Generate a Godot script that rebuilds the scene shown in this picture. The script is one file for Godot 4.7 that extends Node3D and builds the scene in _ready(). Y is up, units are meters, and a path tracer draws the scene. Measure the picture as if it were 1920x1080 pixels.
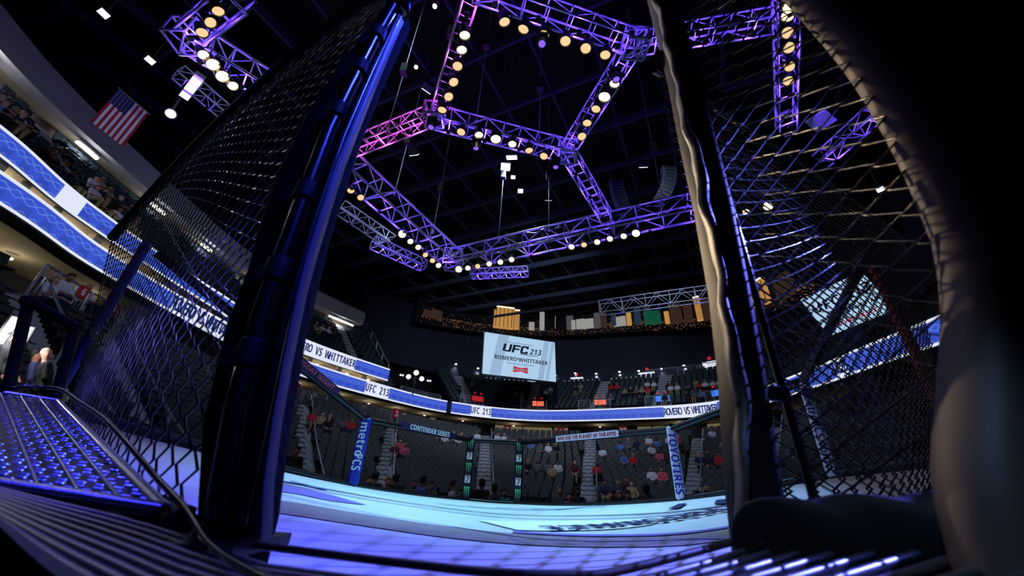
extends Node3D

# ---------------------------------------------------------------- mesh builder
class MB:
	var v := PackedVector3Array()
	var n := PackedVector3Array()
	var uv := PackedVector2Array()
	var idx := PackedInt32Array()
	func vert(p: Vector3, nn: Vector3, t := Vector2.ZERO) -> int:
		v.append(p); n.append(nn); uv.append(t)
		return v.size() - 1
	func tri(i: int, j: int, k: int, nn: Vector3) -> void:
		if (v[j] - v[i]).cross(v[k] - v[i]).dot(nn) > 0.0:
			idx.append_array([i, k, j])
		else:
			idx.append_array([i, j, k])
	func quad(a: Vector3, b: Vector3, c: Vector3, d: Vector3, nn: Vector3, u0 := Vector2(0, 1), u1 := Vector2(1, 1), u2 := Vector2(1, 0), u3 := Vector2(0, 0)) -> void:
		var i := vert(a, nn, u0)
		vert(b, nn, u1); vert(c, nn, u2); vert(d, nn, u3)
		tri(i, i + 1, i + 2, nn)
		tri(i, i + 2, i + 3, nn)
	func face(a: Vector3, b: Vector3, c: Vector3, d: Vector3, towards: Vector3) -> void:
		var nn := (b - a).cross(d - a).normalized()
		if nn.dot(towards) < 0.0: nn = -nn
		quad(a, b, c, d, nn)
	func ring(p: Vector3, x: Vector3, y: Vector3, r: float, k: int) -> int:
		var s := v.size()
		for i in k:
			var a := TAU * i / k
			var nn := x * cos(a) + y * sin(a)
			vert(p + nn * r, nn, Vector2(float(i) / k, 0))
		return s
	func path(pts: Array, r: float, k := 6, closed := false, caps := true) -> void:
		var first := -1
		var last := -1
		var x := Vector3.ZERO
		for i in pts.size():
			var d: Vector3
			if closed:
				d = pts[(i + 1) % pts.size()] - pts[(i - 1 + pts.size()) % pts.size()]
			else:
				d = pts[mini(i + 1, pts.size() - 1)] - pts[maxi(i - 1, 0)]
			d = d.normalized()
			if x == Vector3.ZERO:
				x = d.cross(Vector3.UP if absf(d.y) < 0.9 else Vector3.RIGHT).normalized()
			else:
				x = (x - d * x.dot(d)).normalized()
			var y := d.cross(x)
			var s := ring(pts[i], x, y, r, k)
			if last >= 0: bridge(last, s, k)
			else: first = s
			if caps and not closed and (i == 0 or i == pts.size() - 1):
				cap(pts[i], x, y, r, k, -d if i == 0 else d)
			last = s
		if closed: bridge(last, first, k)
	func bridge(a: int, b: int, k: int) -> void:
		for i in k:
			var j := (i + 1) % k
			var nn := n[a + i] + n[a + j]
			tri(a + i, a + j, b + i, nn)
			tri(b + i, a + j, b + j, nn)
	func cap(p: Vector3, x: Vector3, y: Vector3, r: float, k: int, nn: Vector3) -> void:
		var s := vert(p, nn)
		for i in k:
			var a := TAU * i / k
			vert(p + (x * cos(a) + y * sin(a)) * r, nn)
		for i in k:
			tri(s, s + 1 + i, s + 1 + (i + 1) % k, nn)
	func tube(a: Vector3, b: Vector3, r: float, k := 6) -> void:
		path([a, b], r, k)
	func box(t: Transform3D, size: Vector3, bev := 0.0) -> void:
		var h := size / 2.0
		if bev <= 0.0:
			for ax in 3:
				for s in [-1.0, 1.0]:
					var a := Vector3.ZERO; a[ax] = s * h[ax]
					var b := Vector3.ZERO; b[(ax + 1) % 3] = h[(ax + 1) % 3]
					var c := Vector3.ZERO; c[(ax + 2) % 3] = h[(ax + 2) % 3]
					face(t * (a - b - c), t * (a + b - c), t * (a + b + c), t * (a - b + c), t.basis * a)
			return
		var q := h - Vector3.ONE * bev
		for ax in 3:
			var ay := (ax + 1) % 3
			var az := (ax + 2) % 3
			for s in [-1.0, 1.0]:
				var a := Vector3.ZERO; a[ax] = s * h[ax]
				var b := Vector3.ZERO; b[ay] = q[ay]
				var c := Vector3.ZERO; c[az] = q[az]
				face(t * (a - b - c), t * (a + b - c), t * (a + b + c), t * (a - b + c), t.basis * a)
			for s in [-1.0, 1.0]:
				for u in [-1.0, 1.0]:
					var e := Vector3.ZERO; e[ax] = q[ax]
					var f := Vector3.ZERO; f[ay] = s * h[ay]; f[az] = u * q[az]
					var g := Vector3.ZERO; g[ay] = s * q[ay]; g[az] = u * h[az]
					var o := Vector3.ZERO; o[ay] = s; o[az] = u
					face(t * (f - e), t * (f + e), t * (g + e), t * (g - e), t.basis * o)
		for sx in [-1.0, 1.0]:
			for sy in [-1.0, 1.0]:
				for sz in [-1.0, 1.0]:
					var sg := Vector3(sx, sy, sz)
					var nn := (t.basis * sg).normalized()
					var i := vert(t * (sg * Vector3(h.x, q.y, q.z)), nn)
					vert(t * (sg * Vector3(q.x, h.y, q.z)), nn)
					vert(t * (sg * Vector3(q.x, q.y, h.z)), nn)
					tri(i, i + 1, i + 2, nn)
	func lathe(prof: Array, k: int, t := Transform3D()) -> void:
		# prof: Vector2(radius, y); smooth across unless a point repeats
		var last := -1
		for i in prof.size():
			var d: Vector2
			if i > 0 and i < prof.size() - 1 and prof[i] == prof[i + 1]: d = prof[i] - prof[i - 1]
			elif i > 0 and prof[i] == prof[i - 1]: d = prof[mini(i + 1, prof.size() - 1)] - prof[i]
			else: d = prof[mini(i + 1, prof.size() - 1)] - prof[maxi(i - 1, 0)]
			var nn2 := Vector2(d.y, -d.x).normalized()
			var s := v.size()
			for j in k:
				var a := TAU * j / k
				var dirv := Vector3(cos(a), 0, sin(a))
				vert(t * (dirv * prof[i].x + Vector3.UP * prof[i].y), (t.basis * (dirv * nn2.x + Vector3.UP * nn2.y)).normalized())
			if last >= 0 and prof[i] != prof[i - 1]:
				for j in k:
					var j2 := (j + 1) % k
					var nn := n[last + j] + n[s + j]
					tri(last + j, last + j2, s + j, nn)
					tri(s + j, last + j2, s + j2, nn)
			last = s
	func mesh() -> ArrayMesh:
		var m := ArrayMesh.new()
		if v.size() == 0: return m
		var a := []
		a.resize(Mesh.ARRAY_MAX)
		a[Mesh.ARRAY_VERTEX] = v
		a[Mesh.ARRAY_NORMAL] = n
		a[Mesh.ARRAY_TEX_UV] = uv
		a[Mesh.ARRAY_INDEX] = idx
		m.add_surface_from_arrays(Mesh.PRIMITIVE_TRIANGLES, a)
		return m

# ---------------------------------------------------------------- helpers
var M := {}
var counts := {}
var rng := RandomNumberGenerator.new()
var unit_tube: ArrayMesh
var unit_box: ArrayMesh
var unit_soft: ArrayMesh
var font := SystemFont.new()
var font_serif := SystemFont.new()

func mat(called: String, c: Color, rough := 0.6, metal := 0.0, spec := 0.5) -> StandardMaterial3D:
	var m := StandardMaterial3D.new()
	m.resource_name = called
	m.albedo_color = c
	m.roughness = rough
	m.metallic = metal
	m.metallic_specular = spec
	M[called] = m
	return m

func glow(called: String, c: Color, e: float) -> StandardMaterial3D:
	var m := mat(called, Color(0.05, 0.05, 0.05), 0.5)
	m.emission_enabled = true
	m.emission = c
	m.emission_energy_multiplier = e
	return m

func numbered(called: String) -> String:
	counts[called] = counts.get(called, -1) + 1
	return called if counts[called] == 0 else "%s_%03d" % [called, counts[called]]

func tag(o: Node, label: String, category: String, group := "", kind := "") -> Node:
	o.set_meta("label", label)
	o.set_meta("category", category)
	if group: o.set_meta("group", group)
	if kind: o.set_meta("kind", kind)
	return o

func thing(called: String, label: String, category: String, at := Vector3.ZERO, group := "", kind := "") -> Node3D:
	var o := Node3D.new()
	o.name = numbered(called)
	add_child(o)
	o.position = at
	tag(o, label, category, group, kind)
	return o

func part(parent: Node, called: String, m: Mesh, material: Material, t := Transform3D()) -> MeshInstance3D:
	var o := MeshInstance3D.new()
	o.name = numbered(called) if parent == self else called
	o.mesh = m
	o.material_override = material
	o.transform = t
	parent.add_child(o, true)
	return o

func bar_t(a: Vector3, b: Vector3, r: float) -> Transform3D:
	var d := b - a
	var y := d.normalized()
	var x := y.cross(Vector3.UP if absf(y.y) < 0.95 else Vector3.RIGHT).normalized()
	return Transform3D(Basis(x * r, d, x.cross(y) * r), (a + b) / 2.0)

func bar(parent: Node, called: String, a: Vector3, b: Vector3, r: float, material: Material) -> MeshInstance3D:
	return part(parent, called, unit_tube, material, bar_t(a, b, r))

func block(parent: Node, called: String, c: Vector3, size: Vector3, material: Material, b := Basis()) -> MeshInstance3D:
	return part(parent, called, unit_soft, material, Transform3D(b * Basis.from_scale(size), c))

func facing(dir: Vector3, up := Vector3.UP) -> Basis:   # local +z along dir
	var z := dir.normalized()
	var x := up.cross(z).normalized()
	return Basis(x, z.cross(x), z)

func text(parent: Node, called: String, s: String, size: float, material: Material, t: Transform3D, depth := 0.004, serif := false, wide := 1.0) -> MeshInstance3D:
	var m := TextMesh.new()
	m.text = s
	m.font = font_serif if serif else font
	m.font_size = 64
	m.pixel_size = size / 46.0
	m.depth = depth / wide
	m.curve_step = 3.0
	return part(parent, called, m, material, t.scaled_local(Vector3(wide, 1, 1)))

func lamp_light(parent: Node, c: Color, e: float, at: Vector3, size := 0.06) -> OmniLight3D:
	var l := OmniLight3D.new()
	l.name = "glow_source"
	l.light_color = c
	l.light_energy = e
	l.light_size = size
	l.omni_range = 80.0
	l.omni_attenuation = 2.0
	l.shadow_enabled = true
	l.position = at
	parent.add_child(l, true)
	return l

func spot(parent: Node, c: Color, e: float, at: Vector3, target: Vector3, angle: float, size := 0.1, soft := 0.6) -> SpotLight3D:
	var l := SpotLight3D.new()
	l.name = "beam_source"
	l.light_color = c
	l.light_energy = e
	l.light_size = size
	l.spot_range = 120.0
	l.spot_attenuation = 2.0
	l.spot_angle = angle
	l.spot_angle_attenuation = soft
	l.shadow_enabled = true
	parent.add_child(l, true)
	l.global_transform = Transform3D(facing(at - target, Vector3.UP if absf((target - at).normalized().y) < 0.98 else Vector3.RIGHT), at)
	return l

# ---------------------------------------------------------------- the bowl of the arena, in plan
const BOWL: Array[Vector2] = [Vector2(-14.2, -1), Vector2(-14.4, -8.2), Vector2(-15.2, -12.2), Vector2(-15.4, -19.2), Vector2(-14.9, -25), Vector2(-11.2, -32), Vector2(-5.7, -38.4), Vector2(2.9, -40.8), Vector2(12.7, -36.5), Vector2(18.2, -31.5), Vector2(18.6, -22.5), Vector2(18.3, -17.3), Vector2(18, -8), Vector2(18, -1)]
const FRONT: Array[Vector2] = [Vector2(-8, -1), Vector2(-8, -8), Vector2(-8.2, -11), Vector2(-8.4, -14), Vector2(-8.2, -17), Vector2(-6.4, -19.4), Vector2(-3, -21), Vector2(1.6, -21.6), Vector2(6.4, -20.6), Vector2(9.4, -18.4), Vector2(10.2, -15), Vector2(10.2, -12), Vector2(10, -8), Vector2(10, -1)]
const LOW_ROWS := 20
const FLOOR_Y := -1.35

func along(a: Array[Vector2], t: float) -> Vector2:
	t = clampf(t, 0.0, a.size() - 1.0001)
	var i := int(t)
	var k := a.size() - 1
	return a[i].cubic_interpolate(a[mini(i + 1, k)], a[maxi(i - 1, 0)], a[mini(i + 2, k)], t - i)

func outward(t: float) -> Vector2:
	var d := along(BOWL, t + 0.02) - along(BOWL, t - 0.02)
	var nn := Vector2(d.y, -d.x).normalized()
	return nn if nn.dot(along(BOWL, t) - Vector2(1, -18)) > 0.0 else -nn

func bowl(t: float, o: float, y: float) -> Vector3:
	var p := along(BOWL, t) + outward(t) * o
	return Vector3(p.x, y, p.y)

func low(t: float, f: float, y: float) -> Vector3:
	var p := along(FRONT, t).lerp(along(BOWL, t), f)
	return Vector3(p.x, y, p.y)

func low_f(r: float) -> float: return r / LOW_ROWS * 0.95
func low_y(r: float) -> float: return -0.5 + 5.0 * pow(r / (LOW_ROWS - 1.0), 1.15)

func sweep(prof: Array, t0: float, t1: float, steps: int, uvs := 0.0) -> ArrayMesh:   # prof: Vector2(outward, y)
	var mb := MB.new()
	var length := 0.0
	for i in steps:
		var ta := lerpf(t0, t1, float(i) / steps)
		var tb := lerpf(t0, t1, float(i + 1) / steps)
		var seg := (along(BOWL, ta) - along(BOWL, tb)).length()
		for k in prof.size() - 1:
			var a: Vector2 = prof[k]
			var b: Vector2 = prof[k + 1]
			var p := bowl(ta, a.x, a.y)
			var q := bowl(tb, a.x, a.y)
			var r := bowl(tb, b.x, b.y)
			var s := bowl(ta, b.x, b.y)
			var nn := (q - p).cross(s - p).normalized()
			if uvs > 0.0:
				mb.quad(p, q, r, s, nn, Vector2(length / uvs, 1), Vector2((length + seg) / uvs, 1), Vector2((length + seg) / uvs, 0), Vector2(length / uvs, 0))
			else:
				mb.quad(p, q, r, s, nn)
		length += seg
	return mb.mesh()

func slim(t: float) -> float: return lerpf(0.72, 1.0, smoothstep(2.0, 4.0, t))   # the ribbons are slimmer beside the cage

func ribbon_strip(o0: float, y0: float, o1: float, y1: float, mid: float, t0: float, t1: float, steps: int, uvs := 0.0) -> ArrayMesh:
	var mb := MB.new()
	var length := 0.0
	for i in steps:
		var ta := lerpf(t0, t1, float(i) / steps)
		var tb := lerpf(t0, t1, float(i + 1) / steps)
		var seg := (along(BOWL, ta) - along(BOWL, tb)).length()
		var p := bowl(ta, o0, mid + (y0 - mid) * slim(ta))
		var q := bowl(tb, o0, mid + (y0 - mid) * slim(tb))
		var r := bowl(tb, o1, mid + (y1 - mid) * slim(tb))
		var s := bowl(ta, o1, mid + (y1 - mid) * slim(ta))
		var k := maxf(uvs, 1.0)
		mb.quad(p, q, r, s, (q - p).cross(s - p).normalized(), Vector2(length / k, 1), Vector2((length + seg) / k, 1), Vector2((length + seg) / k, 0), Vector2(length / k, 0))
		length += seg
	return mb.mesh()

func dish(x: float) -> float: return 0.045 * x * x       # the canvas sags a little towards the middle

# ---------------------------------------------------------------- stage
func _ready() -> void:
	rng.seed = 7
	font.font_names = PackedStringArray(["Droid Sans"])
	font.font_weight = 700
	font_serif.font_names = PackedStringArray(["Droid Serif"])
	font_serif.font_weight = 700

	# camera: low in the cage doorway, looking up and in, tilted a little
	var cam := Camera3D.new()
	cam.name = "camera"
	add_child(cam)
	cam.transform = Transform3D(Basis(Vector3.RIGHT, deg_to_rad(28.0)) * Basis(Vector3.BACK, deg_to_rad(3.0)), Vector3(0, 0.3, 0))
	var lens := CameraAttributesPhysical.new()
	lens.frustum_focal_length = 15.5556
	lens.frustum_near = 0.05
	lens.frustum_far = 300.0
	lens.frustum_focus_distance = 7.0
	lens.exposure_aperture = 3.2
	cam.attributes = lens
	cam.current = true

	# dark air of the hall
	var env := Environment.new()
	env.background_mode = Environment.BG_COLOR
	env.background_color = Color(0.012, 0.014, 0.03)
	env.tonemap_mode = Environment.TONE_MAPPER_LINEAR
	env.tonemap_exposure = 1.0
	env.sdfgi_enabled = true
	env.ssao_enabled = true
	env.ssil_enabled = true
	var we := WorldEnvironment.new()
	we.name = "hall_air"
	we.environment = env
	add_child(we)

	make_units()
	materials()
	print("lights"); wash_lights()
	print("hall"); hall()
	print("seats"); seats()
	print("octagon"); octagon()
	print("doorway"); doorway()
	print("rig"); rig()
	print("signs"); signs()
	print("people"); people()
	print("details"); details()
	print("done")

func make_units() -> void:
	var a := MB.new()
	a.tube(Vector3(0, -0.5, 0), Vector3(0, 0.5, 0), 1.0, 8)
	unit_tube = a.mesh()
	a = MB.new()
	a.box(Transform3D(), Vector3.ONE)
	unit_box = a.mesh()
	a = MB.new()
	a.box(Transform3D(), Vector3.ONE, 0.04)
	unit_soft = a.mesh()

func noise_tex(freq: float, lo: Color, hi: Color, seed_ := 1, size := 256) -> NoiseTexture2D:
	var f := FastNoiseLite.new()
	f.seed = seed_
	f.frequency = freq
	f.fractal_octaves = 4
	var t := NoiseTexture2D.new()
	t.width = size; t.height = size
	t.seamless = true
	t.noise = f
	var g := Gradient.new()
	g.set_color(0, lo); g.set_color(1, hi)
	t.color_ramp = g
	return t

func grain(m: StandardMaterial3D, freq: float, lo: float, hi: float, scale: float, seed_ := 3) -> void:
	m.albedo_texture = noise_tex(freq, Color(lo, lo, lo), Color(hi, hi, hi), seed_)
	m.uv1_triplanar = true
	m.uv1_scale = Vector3.ONE * scale

func bumpy(m: StandardMaterial3D, freq: float, depth: float, scale: float, seed_ := 5) -> void:
	m.heightmap_enabled = true
	m.heightmap_texture = noise_tex(freq, Color.BLACK, Color.WHITE, seed_)
	m.heightmap_scale = depth
	m.uv1_triplanar = true
	m.uv1_scale = Vector3.ONE * scale

func materials() -> void:
	var m := mat("canvas_cloth", Color(0.86, 0.88, 0.9), 0.75)
	grain(m, 0.02, 0.93, 1.0, 0.5)
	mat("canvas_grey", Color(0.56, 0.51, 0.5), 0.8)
	mat("canvas_ink", Color(0.12, 0.12, 0.34), 0.8)
	mat("canvas_violet", Color(0.5, 0.42, 0.74), 0.8)
	mat("canvas_white", Color(0.97, 0.98, 0.98), 0.7)
	mat("canvas_blue", Color(0.25, 0.42, 0.75), 0.8)
	m = mat("vinyl_black", Color(0.04, 0.04, 0.046), 0.58, 0.0, 0.3)
	bumpy(m, 0.008, 0.12, 2.0)
	m = mat("vinyl_brown", Color(0.22, 0.17, 0.155), 0.5)
	bumpy(m, 0.008, 0.2, 3.0)
	m = mat("vinyl_brown_dark", Color(0.27, 0.21, 0.185), 0.6)
	bumpy(m, 0.006, 0.15, 1.5)
	m = mat("flap_vinyl", Color(0.24, 0.21, 0.25), 0.5)
	bumpy(m, 0.008, 0.15, 3.0)
	mat("steel_black", Color(0.025, 0.025, 0.032), 0.22, 0.0, 0.7)
	mat("wire_black", Color(0.03, 0.03, 0.045), 0.2, 0.0, 0.75)
	mat("rail_pad", Color(0.03, 0.035, 0.09), 0.35)
	m = mat("aluminium", Color(0.72, 0.72, 0.74), 0.28, 1.0)
	bumpy(m, 0.05, 0.05, 6.0)
	mat("aluminium_dark", Color(0.13, 0.13, 0.145), 0.35, 0.9)
	mat("aluminium_worn", Color(0.55, 0.55, 0.57), 0.38, 1.0)
	mat("pad_matte", Color(0.03, 0.03, 0.036), 0.85, 0.0, 0.15)
	mat("truss_metal", Color(0.66, 0.66, 0.7), 0.42, 0.55)
	mat("can_black", Color(0.03, 0.03, 0.035), 0.45)
	mat("cable_black", Color(0.03, 0.03, 0.035), 0.18, 0.0, 0.6)
	mat("roof_dark", Color(0.035, 0.037, 0.05), 0.9)
	mat("roof_beam", Color(0.2, 0.22, 0.29), 0.8)
	mat("wall_navy", Color(0.11, 0.125, 0.2), 0.85)
	m = mat("concrete_grey", Color(0.3, 0.3, 0.33), 0.9)
	grain(m, 0.01, 0.8, 1.0, 0.2)
	mat("fascia_grey", Color(0.62, 0.61, 0.62), 0.85)
	mat("soffit_beige", Color(0.6, 0.56, 0.47), 0.85)
	mat("seat_grey", Color(0.14, 0.145, 0.155), 0.6)
	mat("seat_blue", Color(0.13, 0.19, 0.23), 0.6)
	mat("step_grey", Color(0.62, 0.63, 0.65), 0.85)
	mat("rail_metal", Color(0.62, 0.64, 0.68), 0.35, 0.8)
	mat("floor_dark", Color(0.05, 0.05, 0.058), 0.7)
	mat("pad_blue", Color(0.1, 0.17, 0.72), 0.5)
	mat("pad_lavender", Color(0.9, 0.88, 0.97), 0.55)
	mat("pad_navy", Color(0.035, 0.045, 0.16), 0.5)
	mat("print_white", Color(0.95, 0.95, 0.97), 0.6)
	mat("print_blue", Color(0.07, 0.1, 0.62), 0.6)
	mat("print_green", Color(0.42, 0.78, 0.5), 0.6)
	mat("print_red", Color(0.75, 0.08, 0.12), 0.6)
	mat("print_purple", Color(0.2, 0.08, 0.3), 0.6)
	mat("sign_red", Color(0.72, 0.06, 0.14), 0.6)
	mat("red_mesh", Color(0.6, 0.05, 0.1), 0.5)
	glow("lens_hot", Color(1.0, 0.86, 0.62), 9.0)
	glow("lens_bright", Color(1.0, 0.88, 0.68), 3.2)
	glow("lens_dim", Color(1.0, 0.84, 0.62), 1.0)
	glow("lens_white", Color(0.88, 0.9, 1.0), 5.0)
	glow("lens_violet", Color(0.55, 0.35, 1.0), 1.2)
	glow("tube_white", Color(1.0, 0.97, 0.9), 2.4)
	glow("door_white", Color(0.97, 0.96, 1.0), 1.6)
	glow("window_beige", Color(0.62, 0.56, 0.4), 0.42)
	glow("screen_pale", Color(0.72, 0.86, 0.98), 0.85)
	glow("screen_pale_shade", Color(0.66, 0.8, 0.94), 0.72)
	mat("screen_ink", Color(0.06, 0.08, 0.15), 0.8)
	glow("screen_ink_soft", Color(0.4, 0.5, 0.68), 0.55)
	glow("screen_red", Color(0.85, 0.12, 0.14), 0.75)
	glow("ribbon_white", Color(0.9, 0.92, 1.0), 0.95)
	glow("ribbon_ink", Color(0.12, 0.2, 0.5), 0.6)
	glow("screen_orange", Color(1.0, 0.45, 0.32), 1.0)
	glow("screen_blue", Color(0.25, 0.5, 1.0), 0.9)
	glow("strip_white", Color(0.75, 0.86, 0.95), 0.5)
	glow("city_gold", Color(0.85, 0.62, 0.32), 0.7)
	glow("city_white", Color(0.75, 0.74, 0.72), 0.55)
	glow("city_grey", Color(0.42, 0.42, 0.45), 0.4)
	glow("city_green", Color(0.08, 0.42, 0.3), 0.45)
	glow("city_brown", Color(0.36, 0.26, 0.2), 0.3)
	glow("city_blue", Color(0.2, 0.3, 0.42), 0.35)
	glow("city_light", Color(0.82, 0.56, 0.4), 0.42)
	mat("city_dark", Color(0.02, 0.02, 0.024), 0.9)
	mat("speaker_grey", Color(0.3, 0.33, 0.38), 0.5)
	mat("suit_dark", Color(0.035, 0.035, 0.045), 0.8)
	for c in [["cloth_black", Color(0.04, 0.04, 0.045)], ["cloth_white", Color(0.82, 0.82, 0.86)], ["cloth_red", Color(0.75, 0.1, 0.12)], ["cloth_navy", Color(0.07, 0.1, 0.26)], ["cloth_grey", Color(0.34, 0.35, 0.38)], ["cloth_pink", Color(0.85, 0.35, 0.45)], ["cloth_blue", Color(0.32, 0.45, 0.72)], ["cloth_tan", Color(0.6, 0.52, 0.36)], ["cloth_green", Color(0.45, 0.85, 0.2)], ["cloth_teal", Color(0.2, 0.5, 0.52)], ["cloth_maroon", Color(0.3, 0.1, 0.12)]]:
		mat(c[0], c[1], 0.85)
	mat("skin_light", Color(0.78, 0.56, 0.46), 0.6)
	mat("skin_mid", Color(0.6, 0.4, 0.3), 0.6)
	mat("skin_dark", Color(0.36, 0.23, 0.17), 0.6)
	mat("hair_dark", Color(0.06, 0.045, 0.04), 0.7)
	mat("hair_brown", Color(0.2, 0.13, 0.08), 0.7)
	mat("hair_grey", Color(0.45, 0.43, 0.42), 0.7)
	mat("hair_blond", Color(0.6, 0.47, 0.28), 0.7)
	mat("flag_red", Color(0.7, 0.1, 0.17), 0.8)
	mat("flag_white", Color(0.93, 0.93, 0.93), 0.8)
	mat("flag_blue", Color(0.1, 0.13, 0.36), 0.8)

# fixtures that light the canvas, the cage and the stands; each is a moving-head lamp with its beam
var head_body: ArrayMesh
var head_lens: ArrayMesh
func moving_head(at: Vector3, target: Vector3, c: Color, e: float, angle: float, label: String, group: String, lens_mat := "lens_violet", size := 0.1, big := 0.6) -> Node3D:
	if head_body == null:
		var a := MB.new()
		a.lathe([Vector2(0.0, -0.16), Vector2(0.09, -0.16), Vector2(0.09, -0.16), Vector2(0.11, -0.1), Vector2(0.12, 0.1), Vector2(0.13, 0.14), Vector2(0.13, 0.14), Vector2(0.1, 0.14), Vector2(0.1, 0.14), Vector2(0.1, 0.1)], 16, Transform3D(Basis(Vector3.RIGHT, PI / 2), Vector3.ZERO))
		head_body = a.mesh()
		a = MB.new()
		a.lathe([Vector2(0.0, 0.11), Vector2(0.1, 0.11)], 16, Transform3D(Basis(Vector3.RIGHT, PI / 2), Vector3.ZERO))
		head_lens = a.mesh()
	var o := thing("moving_head_lamp", label, "stage light", at, group)
	var b := facing(target - at, Vector3.UP if absf((target - at).normalized().y) < 0.98 else Vector3.FORWARD)
	o.scale = Vector3.ONE * big
	part(o, "head", head_body, M.can_black, Transform3D(b, Vector3.ZERO))
	part(o, "lens", head_lens, M[lens_mat], Transform3D(b, Vector3.ZERO))
	for s in [-1, 1]: bar(o, "yoke_arm", Vector3(s * 0.16, 0.28, 0), Vector3(s * 0.15, -0.02, 0), 0.02, M.can_black)
	block(o, "base", Vector3(0, 0.32, 0), Vector3(0.36, 0.1, 0.24), M.can_black)
	spot(o, c, e, at + (target - at).normalized() * 0.16, target, angle, size)
	return o

func wash_lights() -> void:
	var g := "moving heads washing the canvas"
	# cool wash over the far two thirds of the canvas
	var gl := "moving head lamp with violet lens under the ring truss"
	moving_head(Vector3(-1.0, 7.2, -6.1), Vector3(-0.6, 0, -5.9), Color(0.54, 0.88, 1.0), 34.0, 26.0, gl, g)
	moving_head(Vector3(0.9, 7.2, -6.55), Vector3(0.6, 0, -5.6), Color(0.54, 0.88, 1.0), 34.0, 26.0, gl, g)
	moving_head(Vector3(-1.95, 7.2, -5.6), Vector3(-1.8, 0, -4.3), Color(0.55, 0.68, 1.0), 24.0, 15.0, gl, g)
	moving_head(Vector3(1.75, 7.2, -4.3), Vector3(1.6, 0, -4.3), Color(0.55, 0.68, 1.0), 24.0, 15.0, gl, g)
	# violet blue over the part of the canvas just inside the door
	moving_head(Vector3(0.3, 7.2, -3.75), Vector3(0.1, 0, -2.3), Color(0.36, 0.46, 1.0), 3.0, 20.0, gl, g)
	moving_head(Vector3(2.6, 7.2, -3.7), Vector3(-0.56, 1.15, -0.8), Color(0.2, 0.26, 1.0), 80.0, 8.0, "moving head lamp under the link truss, blue beam on the door post", "", "lens_violet", 0.08)
	moving_head(Vector3(1.3, 4.6, 1.4), Vector3(-0.56, 1.25, -0.77), Color(0.2, 0.28, 1.0), 30.0, 9.0, "moving head lamp above the steps behind the door, blue beam on the hinge tube", "", "lens_violet", 0.06)
	# deep blue from outside the cage, through the fence panels
	moving_head(Vector3(2.35, 2.0, -0.85), Vector3(0.15, 0.0, -1.75), Color(0.4, 0.43, 1.0), 24.0, 34.0, "moving head lamp outside the cage beyond the open gate, deep blue beam", "", "lens_violet", 0.01)
	moving_head(Vector3(-0.6, 3.6, 1.5), Vector3(0.44, 0.2, -0.66), Color(0.55, 0.76, 1.0), 5.5, 5.0, "moving head lamp above the steps behind the door, cool white beam", "", "lens_violet", 0.04)
	moving_head(Vector3(-3.4, 5.4, 0.6), Vector3(-2.1, 0.8, -1.7), Color(0.2, 0.2, 1.0), 34.0, 18.0, "moving head lamp hung over the walkway, deep blue beam", "", "lens_violet", 0.06)

# ---------------------------------------------------------------- the hall
const LOW_AISLES := [1.3, 2.1, 3.1, 4.26, 5.3, 6.48, 7.54, 8.62, 9.6]
const UP_AISLES := [6.3, 7.0, 7.58, 8.2, 8.88]
const DECK_AISLES := [1.35, 2.05, 3.0, 3.9, 4.92]

func struct(called: String, m: Mesh, material: Material, label: String) -> MeshInstance3D:
	var o := part(self, called, m, material)
	tag(o, label, "hall", "", "structure")
	return o

func low_sweep(rows: int) -> ArrayMesh:   # stepped terrace under the lower seats
	var mb := MB.new()
	var steps := 90
	for i in steps:
		var ta := lerpf(0.4, 11.5, float(i) / steps)
		var tb := lerpf(0.4, 11.5, float(i + 1) / steps)
		for r in rows:
			var y := low_y(r)
			var y0 := FLOOR_Y if r == 0 else low_y(r - 1)
			var f0 := low_f(r - 0.4)
			var f1 := low_f(r + 0.6)
			mb.quad(low(ta, f0, y0), low(tb, f0, y0), low(tb, f0, y), low(ta, f0, y), (low(tb, f0, y) - low(ta, f0, y)).cross(Vector3.UP).normalized())
			mb.quad(low(ta, f0, y), low(tb, f0, y), low(tb, f1, y), low(ta, f1, y), Vector3.UP)
	return mb.mesh()

func stairs_mesh(points: Array, width: float) -> ArrayMesh:   # points: tread centres from low to high
	var mb := MB.new()
	for i in points.size():
		var p: Vector3 = points[i]
		var q: Vector3 = points[mini(i + 1, points.size() - 1)] if i < points.size() - 1 else p + (p - points[i - 1])
		var d := Vector3(q.x - p.x, 0, q.z - p.z)
		var b := facing(d)
		for h in 2:
			var c := p + d * (h * 0.5) + Vector3.UP * ((q.y - p.y) * h * 0.5)
			mb.box(Transform3D(b, c + Vector3.UP * -0.02), Vector3(width, 0.16, d.length() * 0.5))
	return mb.mesh()

func rail_run(called: String, pts: Array, h: float, material: Material, label: String, group: String, fill := true) -> Node3D:
	var o := thing(called, label, "railing", pts[0], group)
	var mb := MB.new()
	for i in pts.size() - 1:
		var a: Vector3 = pts[i] - pts[0]
		var b: Vector3 = pts[i + 1] - pts[0]
		bar(o, "top_rail", a + Vector3.UP * h, b + Vector3.UP * h, 0.04, material)
		bar(o, "bottom_rail", a + Vector3.UP * h * 0.15, b + Vector3.UP * h * 0.15, 0.03, material)
		if fill:
			var k := int(ceilf((b - a).length() / 0.16))
			for j in range(1, k):
				var c := a.lerp(b, float(j) / k)
				mb.tube(c + Vector3.UP * h * 0.15, c + Vector3.UP * h, 0.014, 4)
	for p in pts: bar(o, "post", p - pts[0], p - pts[0] + Vector3.UP * h, 0.04, material)
	if fill: part(o, "balusters", mb.mesh(), material).set_meta("kind", "stuff")
	return o

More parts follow.
